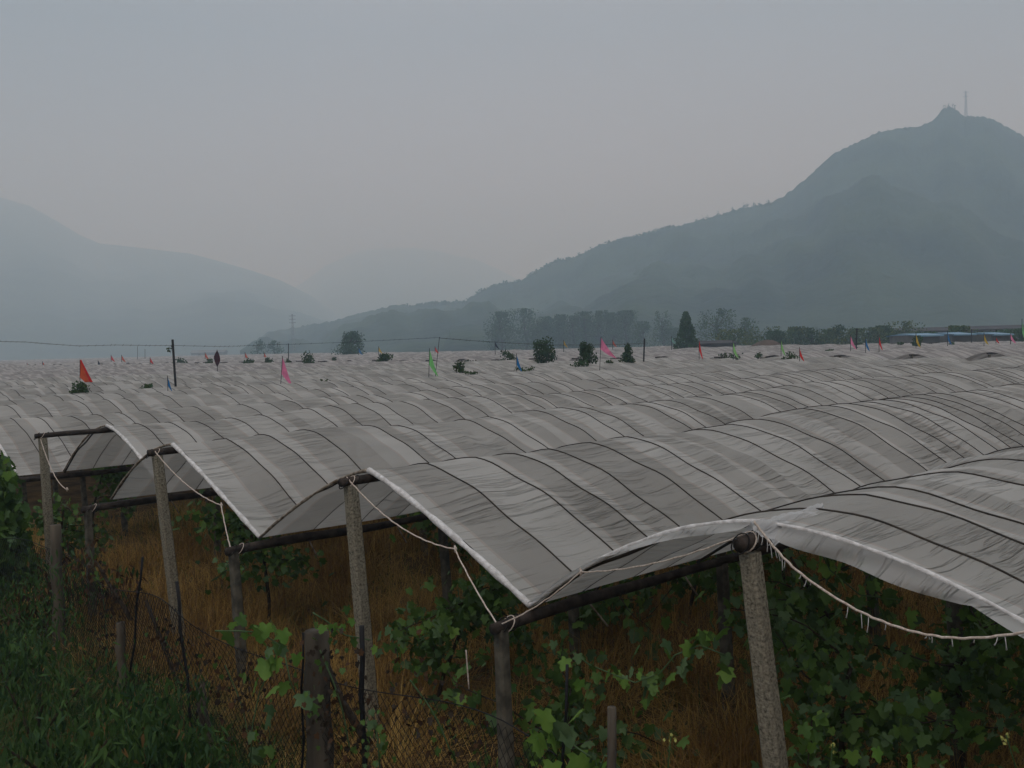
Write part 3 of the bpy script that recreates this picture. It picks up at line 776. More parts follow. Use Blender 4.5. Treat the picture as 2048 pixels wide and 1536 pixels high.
# left edge shrubs
def shrub(name, base, R, H, n, size, label, mats, group, cat='shrub', wts=(.7, .3, 0), lobes=5, simple=True, stem=True):
    o = thing(name, base, label, cat, group); lb = MB(); base = np.array(base, float)
    cs = [(base + np.array([random.uniform(-.6, .6) * R, random.uniform(-.6, .6) * R, H * random.uniform(.3, .8)]), random.uniform(.4, .7)) for _ in range(lobes)]
    cs.append((base + np.array([0, 0, H * .75]), .5))
    V = []
    for i in range(n):
        c, s = random.choice(cs); d = RNG.normal(size=3); d /= np.linalg.norm(d); rr = random.random() ** .45
        p = c + d * rr * s * np.array([R, R, H * .5])
        if p[2] < .05: p[2] = .05 + random.random() * .1
        r = random.random(); leaf(lb, p, size * random.uniform(.6, 1.3), 0 if r < wts[0] else (1 if r < wts[0] + wts[1] else 2), simple=simple)
    if stem:
        sb = MB()
        for c, s in cs[:4]: sb.tube(sagline(base, c, -.03 * H, 5), [size * .25, size * .22, size * .18, size * .13, size * .1], 5)
        sb.build('stem', M['bark'], o)
    lb.build('foliage', mats, o); return o
shrub('shrub', (-5.3, 9.9, 0), .45, 1.8, 1500, .09, 'tall green leafy shrub at the left edge against the nets', [M['leaf'], M['leafpale'], M['leafbright']], 'shrubs at the left edge', wts=(.75, .15, .1), simple=False)
shrub('shrub', (-4.2, 8.9, 0), .6, 1.0, 900, .07, 'reddish brown shrub beside the leftmost timber fence post', [M['deadleaf'], M['weed']], 'shrubs at the left edge', wts=(.6, .4, 0), simple=2)
shrub('shrub', (-3.75, 6.7, .05), .6, .95, 900, .055, 'dark green bush low in the left corner', [M['treedark'], M['weed']], 'shrubs at the left edge', simple=2)
shrub('shrub', (-2.4, 4.6, .2), .55, .55, 1300, .05, 'feathery green weed bush at the bottom left', [M['weed'], M['weed2']], 'shrubs at the left edge', wts=(.85, .15, 0), simple=2)
shrub('shrub', (-1.75, 5.2, .1), .35, .6, 500, .05, 'small dark weed bush before the chain-link fence', [M['weed'], M['treedark']], 'shrubs at the left edge', simple=2)

for i, (x, y, D, R_, H_, lab) in enumerate([(60, 1330, 5.6, .5, .8, 'leafy nettle-like weeds at the left edge below the timber post'), (300, 1400, 5.6, .35, .5, 'ragged weeds around the foot of the thin iron rod'), (150, 1480, 4.0, .4, .45, 'low mixed weeds near the bottom left corner'),
        (360, 1500, 4.4, .35, .4, 'low weeds at the bottom edge left of the bright vine'), (60, 1180, 7.5, .55, 1.1, 'dark weedy bush behind the leftmost timber post')]):
    p_ = P(x, y, D); shrub('weed_bush', (p_[0], p_[1], max(0, p_[2] - H_ * .6)), R_, H_, 800, .045, lab, [M['weed'], M['treedark'], M['straw2']], 'weed bushes on the bank', cat='weeds', wts=(.62, .35, .03), lobes=8, simple=2)
# ------------------------------------------------------------------ flags, poles, wire on the field
FC = {'red': (.72, .03, .025), 'orange': (.65, .10, .03), 'pink': (.85, .25, .42), 'green': (.22, .62, .20), 'blue': (.02, .17, .42), 'yellow': (.62, .42, .03), 'maroon': (.06, .012, .02), 'teal': (.25, .5, .42), 'darkblue': (.02, .03, .06), 'lime': (.32, .66, .22)}
FM = {k: mat('flag_' + k, v, .7, tuple(c * .7 for c in v), 6, transl=.3) for k, v in FC.items()}
def flag(x, yt, yb, wpx, col, label, D=None, pole_b=None, lean=0, furl=False, col2=None, drop=0):
    """a pennant on a thin pole; distance from where its pole leaves the nets"""
    pb = pole_b or yb + 4
    base = G(x - lean, pb, 1.8) if D is None else P(x - lean, pb, D)
    D = base[1]; s = D / FPX
    top = P(x, yt - 2, D); bot = np.array([base[0], base[1], 1.2])
    o = thing('flag', bot, label, 'flag', 'coloured pennants on poles across the nets')
    pb_ = MB(); pb_.tube([bot, top * .5 + bot * .5, top + [0, 0, .02]], max(.008, .6 * s), 5); pb_.build('pole', M['rod'], o)
    H = (yb - yt + 4) * s; W = (wpx * 1.15 + 2) * s; n = 12; mb = MB()
    q = np.linspace(0, 1, n); hh = 8
    g = []
    for i in range(hh):
        u = i / (hh - 1)
        # triangle: hoist along the pole for the upper part, point hanging low and away
        hoist_t = np.array(top); hoist_b = top + (bot - top) / np.linalg.norm(bot - top) * H * (.55 if not furl else .9)
        tip = top + np.array([W, .15 * W, -H])
        if furl:
            a_ = top + (hoist_b - top) * (q[:, None]); off = W * .5 * np.sin(np.pi * q) * (2 * u - 1)
            g.append(a_ + np.stack([off, .3 * np.abs(off) * np.cos(q * 9), 0 * off], -1)); continue
        root = hoist_t * (1 - q[:, None]) + hoist_b * q[:, None]
        p = root * (1 - u) + tip * u
        p[:, 1] += .05 * W * math.sin(u * 5) + .04 * W * np.sin(q * 4 + u * 7); p[:, 2] -= .05 * H * math.sin(np.pi * u)
        g.append(p)
    mb.grid(np.stack(g, 0)); mats = [FM[col]]
    f = mb.build('pennant', mats, o)
    if col2:
        m2 = MB(); e1 = top + np.array([.02, 0, 0]); e2 = top + np.array([W * 1.05, 0, -H * 1.0])
        a = sagline(e1, e2, .02, 8); m2.tube(a, np.linspace(.02, .05, 8), 6); m2.build('pennant_edge', FM[col2], o)
    return o
flag(160, 722, 780, 22, 'orange', 'orange and red pennant leaning over a bush at the left', pole_b=772, lean=2, col2='red')
flag(335, 755, 783, 6, 'blue', 'small blue pennant beside the black pole at the left', pole_b=784)
flag(434, 702, 736, 9, 'maroon', 'dark maroon furled pennant right of the black pole', pole_b=745, furl=True)
flag(565, 716, 772, 14, 'pink', 'pink pennant on a tilted pole left of the bushy tree', pole_b=775, lean=9)
flag(859, 700, 752, 12, 'green', 'light green pennant beside the thin wire pole', pole_b=760, lean=4)
flag(1033, 710, 744, 8, 'blue', 'blue pennant rising from weeds near the field centre', pole_b=746)
flag(1202, 677, 716, 25, 'pink', 'broad pink pennant between two round bushes', pole_b=742, lean=5)
flag(1398, 678, 718, 5, 'red', 'narrow red pennant left of the light green ones', pole_b=722)
flag(1466, 684, 716, 8, 'lime', 'light green pennant right of the narrow red one')
flag(1562, 680, 712, 7, 'lime', 'light green pennant above weeds at right of centre', pole_b=716)
flag(1599, 697, 722, 7, 'red', 'short red pennant beside dark weeds right of centre')
flag(1701, 672, 698, 9, 'pink', 'pink pennant left of the short black post at the right')
flag(1731, 676, 702, 6, 'blue', 'blue pennant between a black post and a red pennant')
flag(1758, 672, 700, 5, 'red', 'red pennant right of a blue one at the right')
flag(1832, 668, 695, 7, 'yellow', 'yellow pennant by a dark bush below the blue roof')
flag(1895, 664, 689, 6, 'blue', 'pale blue pennant in front of the blue roof')
flag(1968, 668, 689, 7, 'yellow', 'yellow pennant near the right edge')
flag(1992, 675, 686, 5, 'red', 'tiny red pennant near the right edge')
flag(2021, 668, 686, 9, 'pink', 'pink pennant close to the right edge')
flag(2044, 640, 682, 6, 'green', 'tall green pennant cut by the right edge')
for (x, y, c, D) in [(410, 712, 'orange', 120), (490, 712, 'orange', 120), (528, 712, 'orange', 130), (757, 700, 'yellow', 110), (717, 702, 'blue', 120), (222, 717, 'red', 115), (243, 717, 'orange', 110), (300, 722, 'red', 90), (196, 728, 'darkblue', 90), (85, 730, 'orange', 110), (54, 733, 'orange', 110), (870, 700, 'red', 105), (1127, 687, 'yellow', 90), (1343, 680, 'teal', 75), (990, 690, 'darkblue', 80), (1225, 686, 'orange', 100)]:
    flag(x, y - 5, y + 7, 6, c, 'tiny faded %s pennant far out by %s' % (c if c != 'darkblue' else 'dark', {410: 'the furled maroon flag', 490: 'the hazy bushes', 528: 'the hazy bush pair', 757: 'the right foot of the big bushy tree', 717: 'the base of the big bushy tree', 222: 'the left mist', 243: 'left of the black pole', 300: 'the black pole, nearest it', 196: 'the nearer orange flag', 85: 'the left haze', 54: 'the far left haze', 870: 'the thin wire pole', 1127: 'the round bush', 1343: 'the conical tree', 990: 'the tall tree row left end', 1225: 'the tall tree row right end'}[x]), D=D, pole_b=y + 9)

def pole(x0, y0, x1, y1, r, label, z=1.75, mt_='rod', notch=False, D=None):
    base = G(x1, y1, z) if D is None else P(x1, y1, D)
    D = base[1]; top = P(x0, y0, D); d = (base - top); bot = base + d / abs(d[2]) * base[2]
    o = thing('field_post', bot, label, 'post', 'dark posts standing up through the nets')
    mb = MB(); mb.tube(np.array([bot, bot * .5 + top * .5, top]), r, 8); mb.build('shaft', M[mt_], o)
    if notch:
        nb = MB()
        for q in np.arange(.15, 1, .2): c = top * q + base * (1 - q); nb.box(c, r * 4.5, r * 1.2, r * .9)
        nb.build('wire_pegs', M[mt_], o)
    return top, D
T1, D1 = pole(345, 679, 352, 782, .030, 'tall black post with a sprig of leaves at the left')
T2, D2 = pole(879, 674, 870, 757, .008, 'thin leaning rod holding up the wire near the centre')
T3, D3 = pole(1289, 677, 1287, 731, .030, 'black post right of the pink pennant and bushes')
T4, D4 = pole(1714, 657, 1712, 702, .042, 'short notched black post between pink and blue pennants', notch=True)
T5, D5 = pole(1943, 658, 1943, 688, .035, 'thin black post below the blue roof at the right')
T0 = P(434, 690, D1 * 1.3)
lb = MB()
for i in range(14): leaf(lb, P(338 + random.gauss(0, 3), 697 + random.gauss(0, 3), D1), .06, 0, simple=True)
tag(lb.build('leaf_sprig', M['weedtuft']), 'little sprig of green leaves clinging to the tall black post', 'leaves')
def barbed(pts, label, r):
    o = thing('barbed_wire', pts[0], label, 'wire', 'strands of barbed wire'); mb = MB(); bb = MB(); P_ = np.array(pts)
    mb.tube(P_, r, 4)
    for i in range(len(P_) - 1):
        for q in np.arange(0, 1, .22):
            c = P_[i] * (1 - q) + P_[i + 1] * q; bb.tube([c + [-.02, 0, -.022], c + [.02, 0, .022]], r * .8, 3)
    mb.build('strand', M['wire'], o); bb.build('barbs', M['wire'], o)
def px3(lst, Da, Db):
    n = len(lst); return [P(x, y, Da + (Db - Da) * i / (n - 1)) for i, (x, y) in enumerate(lst)]
barbed(px3([(-60, 682), (0, 683), (50, 684), (100, 688), (160, 692), (230, 690), (300, 691), (347, 691), (440, 693), (480, 692), (520, 690), (600, 688), (700, 684), (800, 679), (879, 675)], 18, D2), 'barbed wire strand stretched across the left half to the thin rod', .0035)
barbed(px3([(879, 676), (940, 681), (1020, 686), (1100, 690), (1190, 690), (1289, 687)], D2, D3), 'barbed wire strand from the thin rod to the black post right of centre', .006)
for (x, y0, y1, D, lab) in [(275, 693, 714, 170, 'faint thin post in the haze left of the black post, nearer the left edge'), (290, 698, 714, 170, 'faint thin post in the haze just left of the black post'), (577, 687, 702, 90, 'faint thin post left of the bushy tree')]:
    pole(x, y0, x, y1 + 8, .04, lab, D=D)

# weeds and bushes poking up between the nets
def px_shrub(x, yt, yb, wpx, label, D=None, n=350, mats=None, z=1.7, grp='bushes growing up through the nets', name='bush', wts=(.7, .3, 0)):
    p = G(x, yb, z) if D is None else P(x, yb, D)
    D = p[1]; s = D / FPX; top = P(x, yt, D)[2]; R = wpx * s / 2
    zb = p[2] - .12
    o = thing(name, (p[0], p[1], 0), label, 'bush', grp); lb = MB(); lobes = [(np.array([p[0] + random.uniform(-.55, .55) * R, p[1] + random.uniform(-.5, .5) * R, zb + (top - zb) * random.uniform(.25, .95)]), random.uniform(.3, .5)) for _ in range(11)]
    lobes.append((np.array([p[0], p[1], zb + (top - zb) * .72]), .45)); sz = max(.05, 3.2 * s)
    for i in range(int(n * 1.5)):
        c, q = random.choice(lobes); d = RNG.normal(size=3); d /= np.linalg.norm(d); rr = random.random() ** .5
        leaf(lb, c + d * rr * q * np.array([R, R, (top - zb) * .6]), sz * random.uniform(.7, 1.5), 0 if random.random() < wts[0] else 1, simple=True)
    sb = MB()
    for c, q in lobes[:4]: sb.tube([(p[0], p[1], 0), (p[0] * .6 + c[0] * .4, p[1] * .6 + c[1] * .4, 1.1), c], [.03, .02, .01], 5)
    sb.build('stem', M['bark'], o); lb.build('foliage', mats or [M['weedtuft'], M['tree']], o)
WT = [M['weedtuft'], M['tree']]; DK = [M['treedark'], M['weedtuft']]
px_shrub(164, 764, 796, 50, 'bushy weed under the orange and red pennant', n=420)
px_shrub(292, 768, 787, 60, 'low spreading weeds between the orange pennant and the black post', n=160)
px_shrub(468, 766, 778, 44, 'low weeds left of the pink pennant on its tilted pole', n=90)
px_shrub(650, 757, 771, 26, 'sparse weed sprigs in the nets below the big bushy tree', n=36)
px_shrub(362, 715, 731, 34, 'pale weeds just right of the tall black post', n=140)
px_shrub(422, 716, 731, 22, 'small weed left of the furled maroon pennant', n=90)
px_shrub(498, 717, 731, 26, 'weed tuft between the maroon and pink pennants', n=110)
px_shrub(537, 714, 731, 22, 'round weed just left of the pink pennant tip', n=130)
px_shrub(578, 718, 730, 14, 'small weed touching the top of the pink pennant', n=70)
px_shrub(620, 704, 731, 38, 'spiky bush right of the tilted pink pennant', n=230)
px_shrub(767, 708, 728, 52, 'wide low bush right of the big bushy tree', n=330)
px_shrub(668, 714, 725, 12, 'tiny weed above the bare dark pole on the nets', n=50)
px_shrub(920, 722, 754, 34, 'weed with upright stems right of the light green pennant', n=170)
px_shrub(945, 742, 754, 44, 'low weed trailing right of the upright weed stems', n=90)
px_shrub(935, 717, 727, 50, 'thin weeds behind the upright weed stems', n=80)
px_shrub(1018, 702, 726, 44, 'ragged weed left of the blue central pennant', n=180)
px_shrub(1050, 733, 748, 54, 'weeds around the foot of the blue central pennant', n=110)
px_shrub(1090, 680, 730, 58, 'dense round dark bush near the field centre', n=900, mats=DK)
px_shrub(1176, 684, 738, 50, 'dense bush left of the broad pink pennant', n=800, mats=DK)
px_shrub(1160, 718, 741, 46, 'loose weeds in front of the bush left of the pink pennant', n=200)
px_shrub(1222, 720, 737, 30, 'small weed below the broad pink pennant', n=120)
px_shrub(1258, 690, 735, 40, 'dense bush between the pink pennant and the black post', n=640, mats=DK)
px_shrub(1460, 705, 720, 60, 'low dark weeds around the first light green pennant', n=120)
px_shrub(1518, 706, 718, 20, 'small weed tuft between the two light green pennants', n=60)
px_shrub(1580, 705, 725, 50, 'dark upright weeds between green and red pennants', n=150)
px_shrub(1655, 698, 706, 34, 'low weeds left of the pink pennant at the right', n=90)
px_shrub(1720, 684, 694, 40, 'weeds around the notched black post', n=90)
px_shrub(1832, 672, 697, 26, 'dark bush behind the yellow pennant', n=260, mats=DK)
px_shrub(1802, 684, 692, 22, 'small weed left of the dark bush with yellow pennant', n=60)
px_shrub(1905, 683, 694, 20, 'small weed right of the pale blue pennant', n=80)

# ------------------------------------------------------------------ trees beyond the field
def tree(name, x, yt, yb, wpx, D, label, mats, grp, n=1300, cone=False, wts=(.65, .35), shape=1.0, lobes=11):
    s = D / FPX; p = P(x, yb, D); base = np.array([p[0], p[1], 0.0]); top = P(x, yt, D)[2]; R = wpx * s / 2; H = top
    o = thing(name, base, label, 'tree', grp)
    tb = MB(); tr = sagline(base, base + np.array([0, 0, H * .8]), 0, 7); tr[:, 0] += .03 * H * np.sin(np.arange(7)); tb.tube(tr, np.linspace(.03 * H, .008 * H, 7), 7)
    lob = []
    for i in range(lobes):
        h = random.uniform(.12, .95) if not cone else .08 + .88 * random.random() ** 1.5; wd = (1.05 - h * .95) if cone else (math.sin(math.pi * min(.97, h * .8 + .19)) ** .6)
        A = random.uniform(0, 6.283); q = R * wd * random.uniform(.25, .75) * (.9 if cone else 1)
        c = base + np.array([math.cos(A) * q, math.sin(A) * q, H * h]); lob.append((c, R * random.uniform(.38, .58) * max(wd, .16)))
        tb.tube([tr[min(5, int(h * 6))], (tr[min(5, int(h * 6))] + c) / 2 + [0, 0, .02 * H], c], [.012 * H, .008 * H, .004 * H], 5)
    tb.build('trunk', M['bark'], o)
    lb = MB(); sz = max(.2, 2.5 * s)
    for i in range(n):
        if cone:
            h = random.random() ** 1.35; A = random.uniform(0, 6.283); rad = R * (1 - h) ** .85 * (.8 + .2 * math.sin(h * 23 + A * 3)) * (.35 + .65 * random.random()) * .62 + .12
            leaf(lb, base + np.array([math.cos(A) * rad, math.sin(A) * rad, .15 * H + .85 * H * h]), sz * random.uniform(.6, 1.3), 0 if random.random() < wts[0] else 1, simple=True); continue
        c, q = random.choice(lob); d = RNG.normal(size=3); d /= np.linalg.norm(d); rr = random.random() ** .5
        pnt = c + d * rr * q * np.array([1, 1, 1.25 * shape])
        if pnt[2] > top: pnt[2] = top - random.random() * .1 * H
        leaf(lb, pnt, sz * random.uniform(.6, 1.4), 0 if random.random() < wts[0] else 1, simple=True)
    lb.build('crown', mats, o); return o
TM = [M['tree'], M['treedark']]; TY = [M['treeyellow'], M['tree']]
names_p = ['leftmost tall tree of the hazy row', 'second tall tree from the left in the hazy row', 'shorter tree third in the hazy row', 'slim tree fourth in the hazy row', 'fifth tree in the middle of the hazy row', 'rounded tree sixth in the hazy row', 'tall tree right of the middle of the hazy row', 'slim tree near the right end of the hazy row', 'tall tree at the right end of the hazy row']
for i, (x, yt, wd) in enumerate([(1003, 622, 52), (1052, 616, 58), (1092, 632, 40), (1120, 628, 36), (1148, 630, 38), (1172, 622, 40), (1198, 620, 40), (1226, 624, 36), (1252, 620, 42)]):
    tree('tall_tree', x, yt, 696, wd * (1.4 + .3 * rnd(i)), 290, names_p[i], TM, 'tall trees in the hazy row', n=3600, shape=1.9, lobes=15)
for i, (x, yt, wd, lab) in enumerate([(1288, 642, 34, 'low tree just right of the hazy tall row'), (1327, 620, 44, 'pointed tree standing alone right of the hazy tall row'), (1345, 655, 50, 'low tree between the pointed tree and the conical tree')]):
    tree('round_tree', x, yt, 692, wd * 1.5, 260, lab, TM, 'trees right of the hazy row', n=1300, shape=1.7, lobes=14)
tree('conical_tree', 1373, 622, 697, 120, 92, 'dark conical tree standing at the edge of the nets', [M['treedark'], M['tree']], 'trees at the field edge', n=3000, cone=True, lobes=26)
tree('round_tree', 1436, 616, 688, 100, 190, 'broad rounded tree right of the dark conical tree', TM, 'trees at the field edge', n=2600, lobes=18)
tree('round_tree', 1492, 634, 688, 86, 185, 'lower leafy tree right of the broad rounded tree', TM, 'trees at the field edge', n=2000, lobes=15)
tree('round_tree', 703, 661, 710, 70, 140, 'big bushy dark tree on the field edge left of centre', [M['treedark'], M['tree']], 'trees at the field edge', n=2800, lobes=18)
tree('round_tree', 690, 686, 712, 80, 138, 'low spreading bush around the foot of the big bushy tree', [M['treedark'], M['tree']], 'trees at the field edge', n=900)
tree('round_tree', 515, 678, 712, 44, 260, 'pale hazy bush, left of a pair on the far field edge', TM, 'hazy bushes at the far edge', n=600)
tree('round_tree', 548, 680, 712, 46, 260, 'pale hazy bush, right of a pair on the far field edge', TM, 'hazy bushes at the far edge', n=600)
hl = [(1470, 656, 50, 1), (1530, 652, 50, 1), (1560, 660, 44, 0), (1592, 652, 44, 1), (1625, 654, 44, 0), (1655, 656, 40, 1), (1684, 648, 40, 0), (1712, 656, 40, 1), (1738, 654, 40, 1), (1764, 650, 34, 0), (1788, 655, 34, 1), (1806, 641, 46, 1), (1846, 662, 40, 0), (1880, 668, 44, 0), (1916, 650, 44, 1), (1950, 664, 46, 0), (1990, 662, 46, 0), (2030, 656, 50, 0)]
for i, (x, yt, wd, yel) in enumerate(hl):
    lab = {0: 'yellowish bush in front of the broad rounded tree', 1: 'yellow-green bush at the left end of the hedge', 11: 'tallest yellow-green bush of the hedge, left of the blue roof', 14: 'wispy yellowish bush sticking up behind the blue roof'}.get(i, 'yellow-green bush in the hedge along the far edge' if yel else 'dark green bush in the hedge along the far edge')
    tree('hedge_bush', x, yt, 686, wd * 2.2, (118 if i < 12 else 90) + 6 * rnd(i), lab, TY if yel else TM, 'bushes of the far hedge', n=1900, lobes=12)
tall = [(1830, 652), (1905, 648)]

# ------------------------------------------------------------------ buildings
def shed(x0, x1, y_roof, y_eave, yb, D, label, roof, walls, name='shed', nw=4, depth=6):
    a = P(x0, y_eave, D); b = P(x1, y_eave, D); top = P((x0 + x1) / 2, y_roof, D)[2]; ez = (a[2] + b[2]) / 2
    W = b[0] - a[0]; c = np.array([(a[0] + b[0]) / 2, D + depth / 2, 0])
    o = thing(name, c, label, 'building', 'low buildings beyond the nets')
    mb = MB(); mb.box((c[0], c[1], ez / 2), W * .96, depth * .9, ez); mb.build('walls', walls, o, smooth=False)
    r = MB(); hw = W / 2; hd = depth / 2 + .3
    V = [(c[0] - hw, c[1] - hd, ez), (c[0] + hw, c[1] - hd, ez), (c[0] + hw, c[1] + hd, ez), (c[0] - hw, c[1] + hd, ez), (c[0] - hw, c[1], top), (c[0] + hw, c[1], top)]
    V2 = [(x, y, z - .12) for x, y, z in V]
    r.add(V + V2, [(0, 1, 5, 4), (2, 3, 4, 5), (0, 4, 3), (1, 2, 5), (6, 10, 11, 7), (8, 11, 10, 9), (0, 6, 7, 1), (2, 8, 9, 3)]); r.build('roof', roof, o, smooth=False)
    for i in range(nw):
        wb = MB(); wb.box((c[0] - W * .48 + W * .96 * (i + .5) / nw, c[1] - depth * .45 - .03, ez * .55), min(1.1, W / nw * .5), .06, ez * .35); wb.build('window', M['windowdark'], o, smooth=False)
shed(1830, 1885, 666, 670, 690, 83, 'low shed with a pale blue sheet roof left in the group', M['roofblue'], M['wall'])
shed(1905, 1950, 664, 668, 690, 84, 'small shed with a blue roof second in the group', M['roofblue'], M['wall'], nw=2)
shed(1985, 2025, 664, 668, 690, 83, 'blue-roofed shed cut by the right edge', M['roofblue'], M['wall'])
shed(1775, 2110, 652, 659, 690, 132, 'long building with a dark roof behind the blue-roofed sheds', M['roofdark'], M['wall'], name='long_building', nw=10)
shed(1385, 1475, 681, 686, 690, 96, 'low grey roof behind the red and light green pennants', M['roofdark'], M['wall'], nw=3)
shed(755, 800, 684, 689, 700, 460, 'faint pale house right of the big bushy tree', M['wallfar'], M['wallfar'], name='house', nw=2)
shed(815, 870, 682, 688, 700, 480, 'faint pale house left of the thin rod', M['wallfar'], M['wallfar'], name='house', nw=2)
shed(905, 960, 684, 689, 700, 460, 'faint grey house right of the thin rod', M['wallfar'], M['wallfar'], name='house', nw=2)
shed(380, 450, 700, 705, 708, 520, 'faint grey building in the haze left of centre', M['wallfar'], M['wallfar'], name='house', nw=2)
# earth heap
p = P(1535, 690, 95); mb = MB(); q = np.linspace(0, 1, 9); A = np.linspace(0, 2 * math.pi, 25)
Q, AA = np.meshgrid(q, A, indexing='ij'); rr = 3.6 * Q * (1 + .12 * np.sin(AA * 3) + .08 * np.sin(AA * 7))
mb.grid(np.stack([p[0] + rr * np.cos(AA), p[1] + rr * np.sin(AA) * .7, 2.75 * np.cos(Q * math.pi / 2) ** 1.2 + .15 * np.sin(AA * 5 + Q * 9) * (Q < .95) * Q], -1) * np.array([1, 1, .88])); tag(mb.build('earth_heap', M['heap']), 'reddish heap of earth at the far edge of the nets', 'earth heap')
# lattice mast on the summit and pylon in the valley
def mast(x, yt, yb, D, w, label, arms=False, cat='mast'):
    a = P(x, yb + 3, D); b = P(x, yt, D); H = b[2] - a[2]; o = thing('lattice_mast', a, label, cat)
    mb = MB(); n = 10; C = [(-1, -1), (1, -1), (1, 1), (-1, 1)]
    def cn(i, q): t = 1 - .75 * q; return a + np.array([C[i % 4][0] * w * t, C[i % 4][1] * w * t, H * q])
    for i in range(4): mb.tube([cn(i, 0), cn(i, 1)], w * .14, 4)
    for j in range(n):
        for i in range(4): mb.tube([cn(i, j / n), cn(i + 1, (j + 1) / n)], w * .08, 3)
    mb.build('lattice', M['steel'], o)
    ab = MB()
    for q in ((.96, .8) if not arms else (.95, .86, .77)): ab.tube([a + [-w * 2.6, 0, H * q], a + [w * 2.6, 0, H * q]], w * .22, 4)
    ab.build('crossarm', M['steel'], o)
mast(1932, 182, 232, 800, .9, 'tall radio mast on the summit of the right mountain')
mast(587, 628, 700, 420, .55, 'faint lattice pylon in the haze left of the big tree', True, 'pylon')

# ------------------------------------------------------------------ hills
def hill(name, outline, D, foot, rough, seed, back=400, bumps=0):
    ox = np.array([o[0] for o in outline], float); oy = np.array([o[1] for o in outline], float)
    xs = np.linspace(ox[0], ox[-1], 420); ysl = np.interp(xs, ox, oy)
    nq = 70; rows = []
    for jq in range(nq + 6):
        q = jq / nq; row = []
        for i, x in enumerate(xs):
            Rg = P(x, ysl[i], D); Rg[2] += bumps * (rnd(i, seed) - .5)
            d = Rg[:2] / D
            if q <= 1:
                dist = foot + (D - foot) * q; sp = math.sin(x * .013 + seed + q * 1.8) + .6 * math.sin(x * .031 + seed * 2 - q * 3) + .4 * math.sin(x * .07 + q * 9)
                X_, Y_ = d[0] * dist, d[1] * dist; L_ = D * .16
                nn = MN.fractal(Vector((X_ / L_, Y_ / L_ * .7, seed)), .8, 2.1, 6); rg = 1 - abs(MN.noise(Vector((X_ / L_ * 1.6 + .3 * nn, Y_ / L_ * .45, seed + 5)))) * 2
                z = Rg[2] * q ** 1.25 + rough * (.35 * sp + 1.1 * nn + .9 * rg - .4) * math.sin(math.pi * q) ** .7 * (.4 + .6 * q)
                z = min(z, Rg[2] * dist / D * .992 + 2.7 * (1 - dist / D)) if q < .97 else z
            else:
                dist = D + back * (q - 1) * 6; z = Rg[2] * (1 - (q - 1) * 4)
            row.append((d[0] * dist, d[1] * dist, max(z, -.5) if q <= 1 else z))
        rows.append(row)
    mb = MB(); mb.grid(np.array(rows)); return tag(mb.build(name, M['hill']), kind='structure')
MAIN = [(480, 700), (540, 662), (650, 646), (740, 631), (800, 615), (870, 605), (925, 605), (950, 590), (990, 570), (1040, 562), (1060, 550), (1110, 522), (1150, 516), (1200, 491), (1300, 466), (1400, 441), (1480, 417), (1540, 406), (1560, 397), (1590, 376), (1625, 346), (1665, 307), (1700, 294), (1730, 277), (1755, 264), (1790, 258), (1840, 252), (1865, 242), (1880, 224), (1888, 216), (1905, 214), (1915, 222), (1930, 232), (1970, 234), (1990, 241), (2020, 258), (2048, 272), (2150, 330), (2300, 420), (2500, 520)]
hill('mountain', MAIN, 800, 330, 17, 3, bumps=1.5)
hill('hill_spur', [(1000, 700), (1060, 640), (1100, 606), (1180, 566), (1280, 526), (1400, 478), (1500, 440), (1560, 435), (1640, 425), (1740, 422), (1850, 428), (1950, 440), (2048, 460), (2200, 510), (2400, 590)], 720, 320, 7, 9)
hill('far_mountain', [(380, 690), (560, 592), (610, 562), (650, 532), (700, 508), (735, 499), (770, 497), (830, 496), (880, 503), (915, 512), (950, 518), (1000, 540), (1060, 572), (1150, 610), (1400, 660)], 3500, 1500, 14, 5)
hill('mountain', [(-400, 300), (-200, 330), (-80, 360), (0, 394), (60, 412), (110, 440), (160, 470), (200, 487), (250, 492), (300, 498), (380, 507), (430, 520), (500, 540), (560, 560), (620, 590), (700, 640), (760, 690)], 2250, 800, 16, 7)
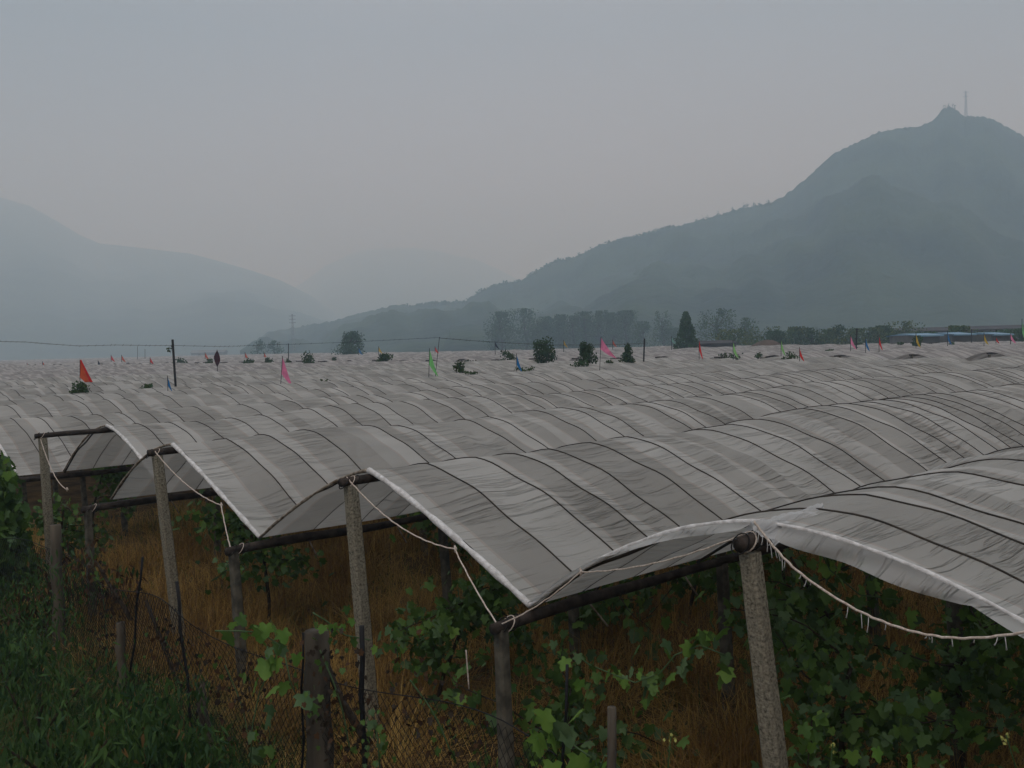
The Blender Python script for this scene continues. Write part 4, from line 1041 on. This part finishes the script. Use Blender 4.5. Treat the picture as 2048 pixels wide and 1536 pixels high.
hill('low_hill', [(880, 700), (900, 655), (940, 648), (1000, 655), (1060, 690)], 430, 280, 2, 2)
# trees along the ridge: far-off wood that reads as one mass
mb = MB()
xsr = np.array([o[0] for o in MAIN], float); ysr = np.array([o[1] for o in MAIN], float)
for i in range(520):
    x = random.uniform(700, 1560) if random.random() < .9 else random.uniform(1560, 2048)
    y = np.interp(x, xsr, ysr); dens = .5 + .5 * math.sin(x * .021) * math.sin(x * .005 + 1)
    if random.random() > dens + .35: continue
    D = 800 - random.uniform(0, 14); c = P(x, y, 800); c = c * (D / 800); c[2] -= 1.5
    R = random.uniform(1.2, 3.0) * (1 if x < 1350 else .6)
    for j in range(16):
        d = RNG.normal(size=3); d /= np.linalg.norm(d); leaf(mb, c + d * R * random.random() ** .5 + [0, 0, R * .6], R * .6, 0, simple=True)
for (x, y) in [(1405, 437), (1415, 434), (1393, 441), (1435, 428), (1464, 420), (1488, 411), (1495, 409), (1508, 409), (1519, 408), (1537, 402), (1890, 214), (1898, 212), (1907, 213)]:
    c = P(x, y - 3, 797)
    for j in range(22):
        d = RNG.normal(size=3); d /= np.linalg.norm(d); leaf(mb, c + d * 1.6 * random.random() ** .5 + [0, 0, -random.random() * 2.5], 1.0, 0, simple=True)
tag(mb.build('ridge_woods', M['treedark']), 'dark line of trees along the ridge of the right mountain', 'woods', kind='stuff')

# ------------------------------------------------------------------ haze
hm = bpy.data.materials.new('haze_air'); hm.use_nodes = True; t = hm.node_tree; t.nodes.clear()
pv = N(t, 'ShaderNodeVolumePrincipled'); pv.inputs['Color'].default_value = (.62, .83, 1.0, 1); pv.inputs['Absorption Color'].default_value = (1, 1, 1, 1); pv.inputs['Density'].default_value = .00140
pv.inputs['Anisotropy'].default_value = 0.0
ho = N(t, 'ShaderNodeOutputMaterial'); t.links.new(pv.outputs[0], ho.inputs['Volume'])
mb = MB(); mb.box((0, 2600, 194), 11000, 6400, 390)
tag(mb.build('haze', hm, smooth=False), 'thin grey haze filling the valley', 'haze', kind='stuff')
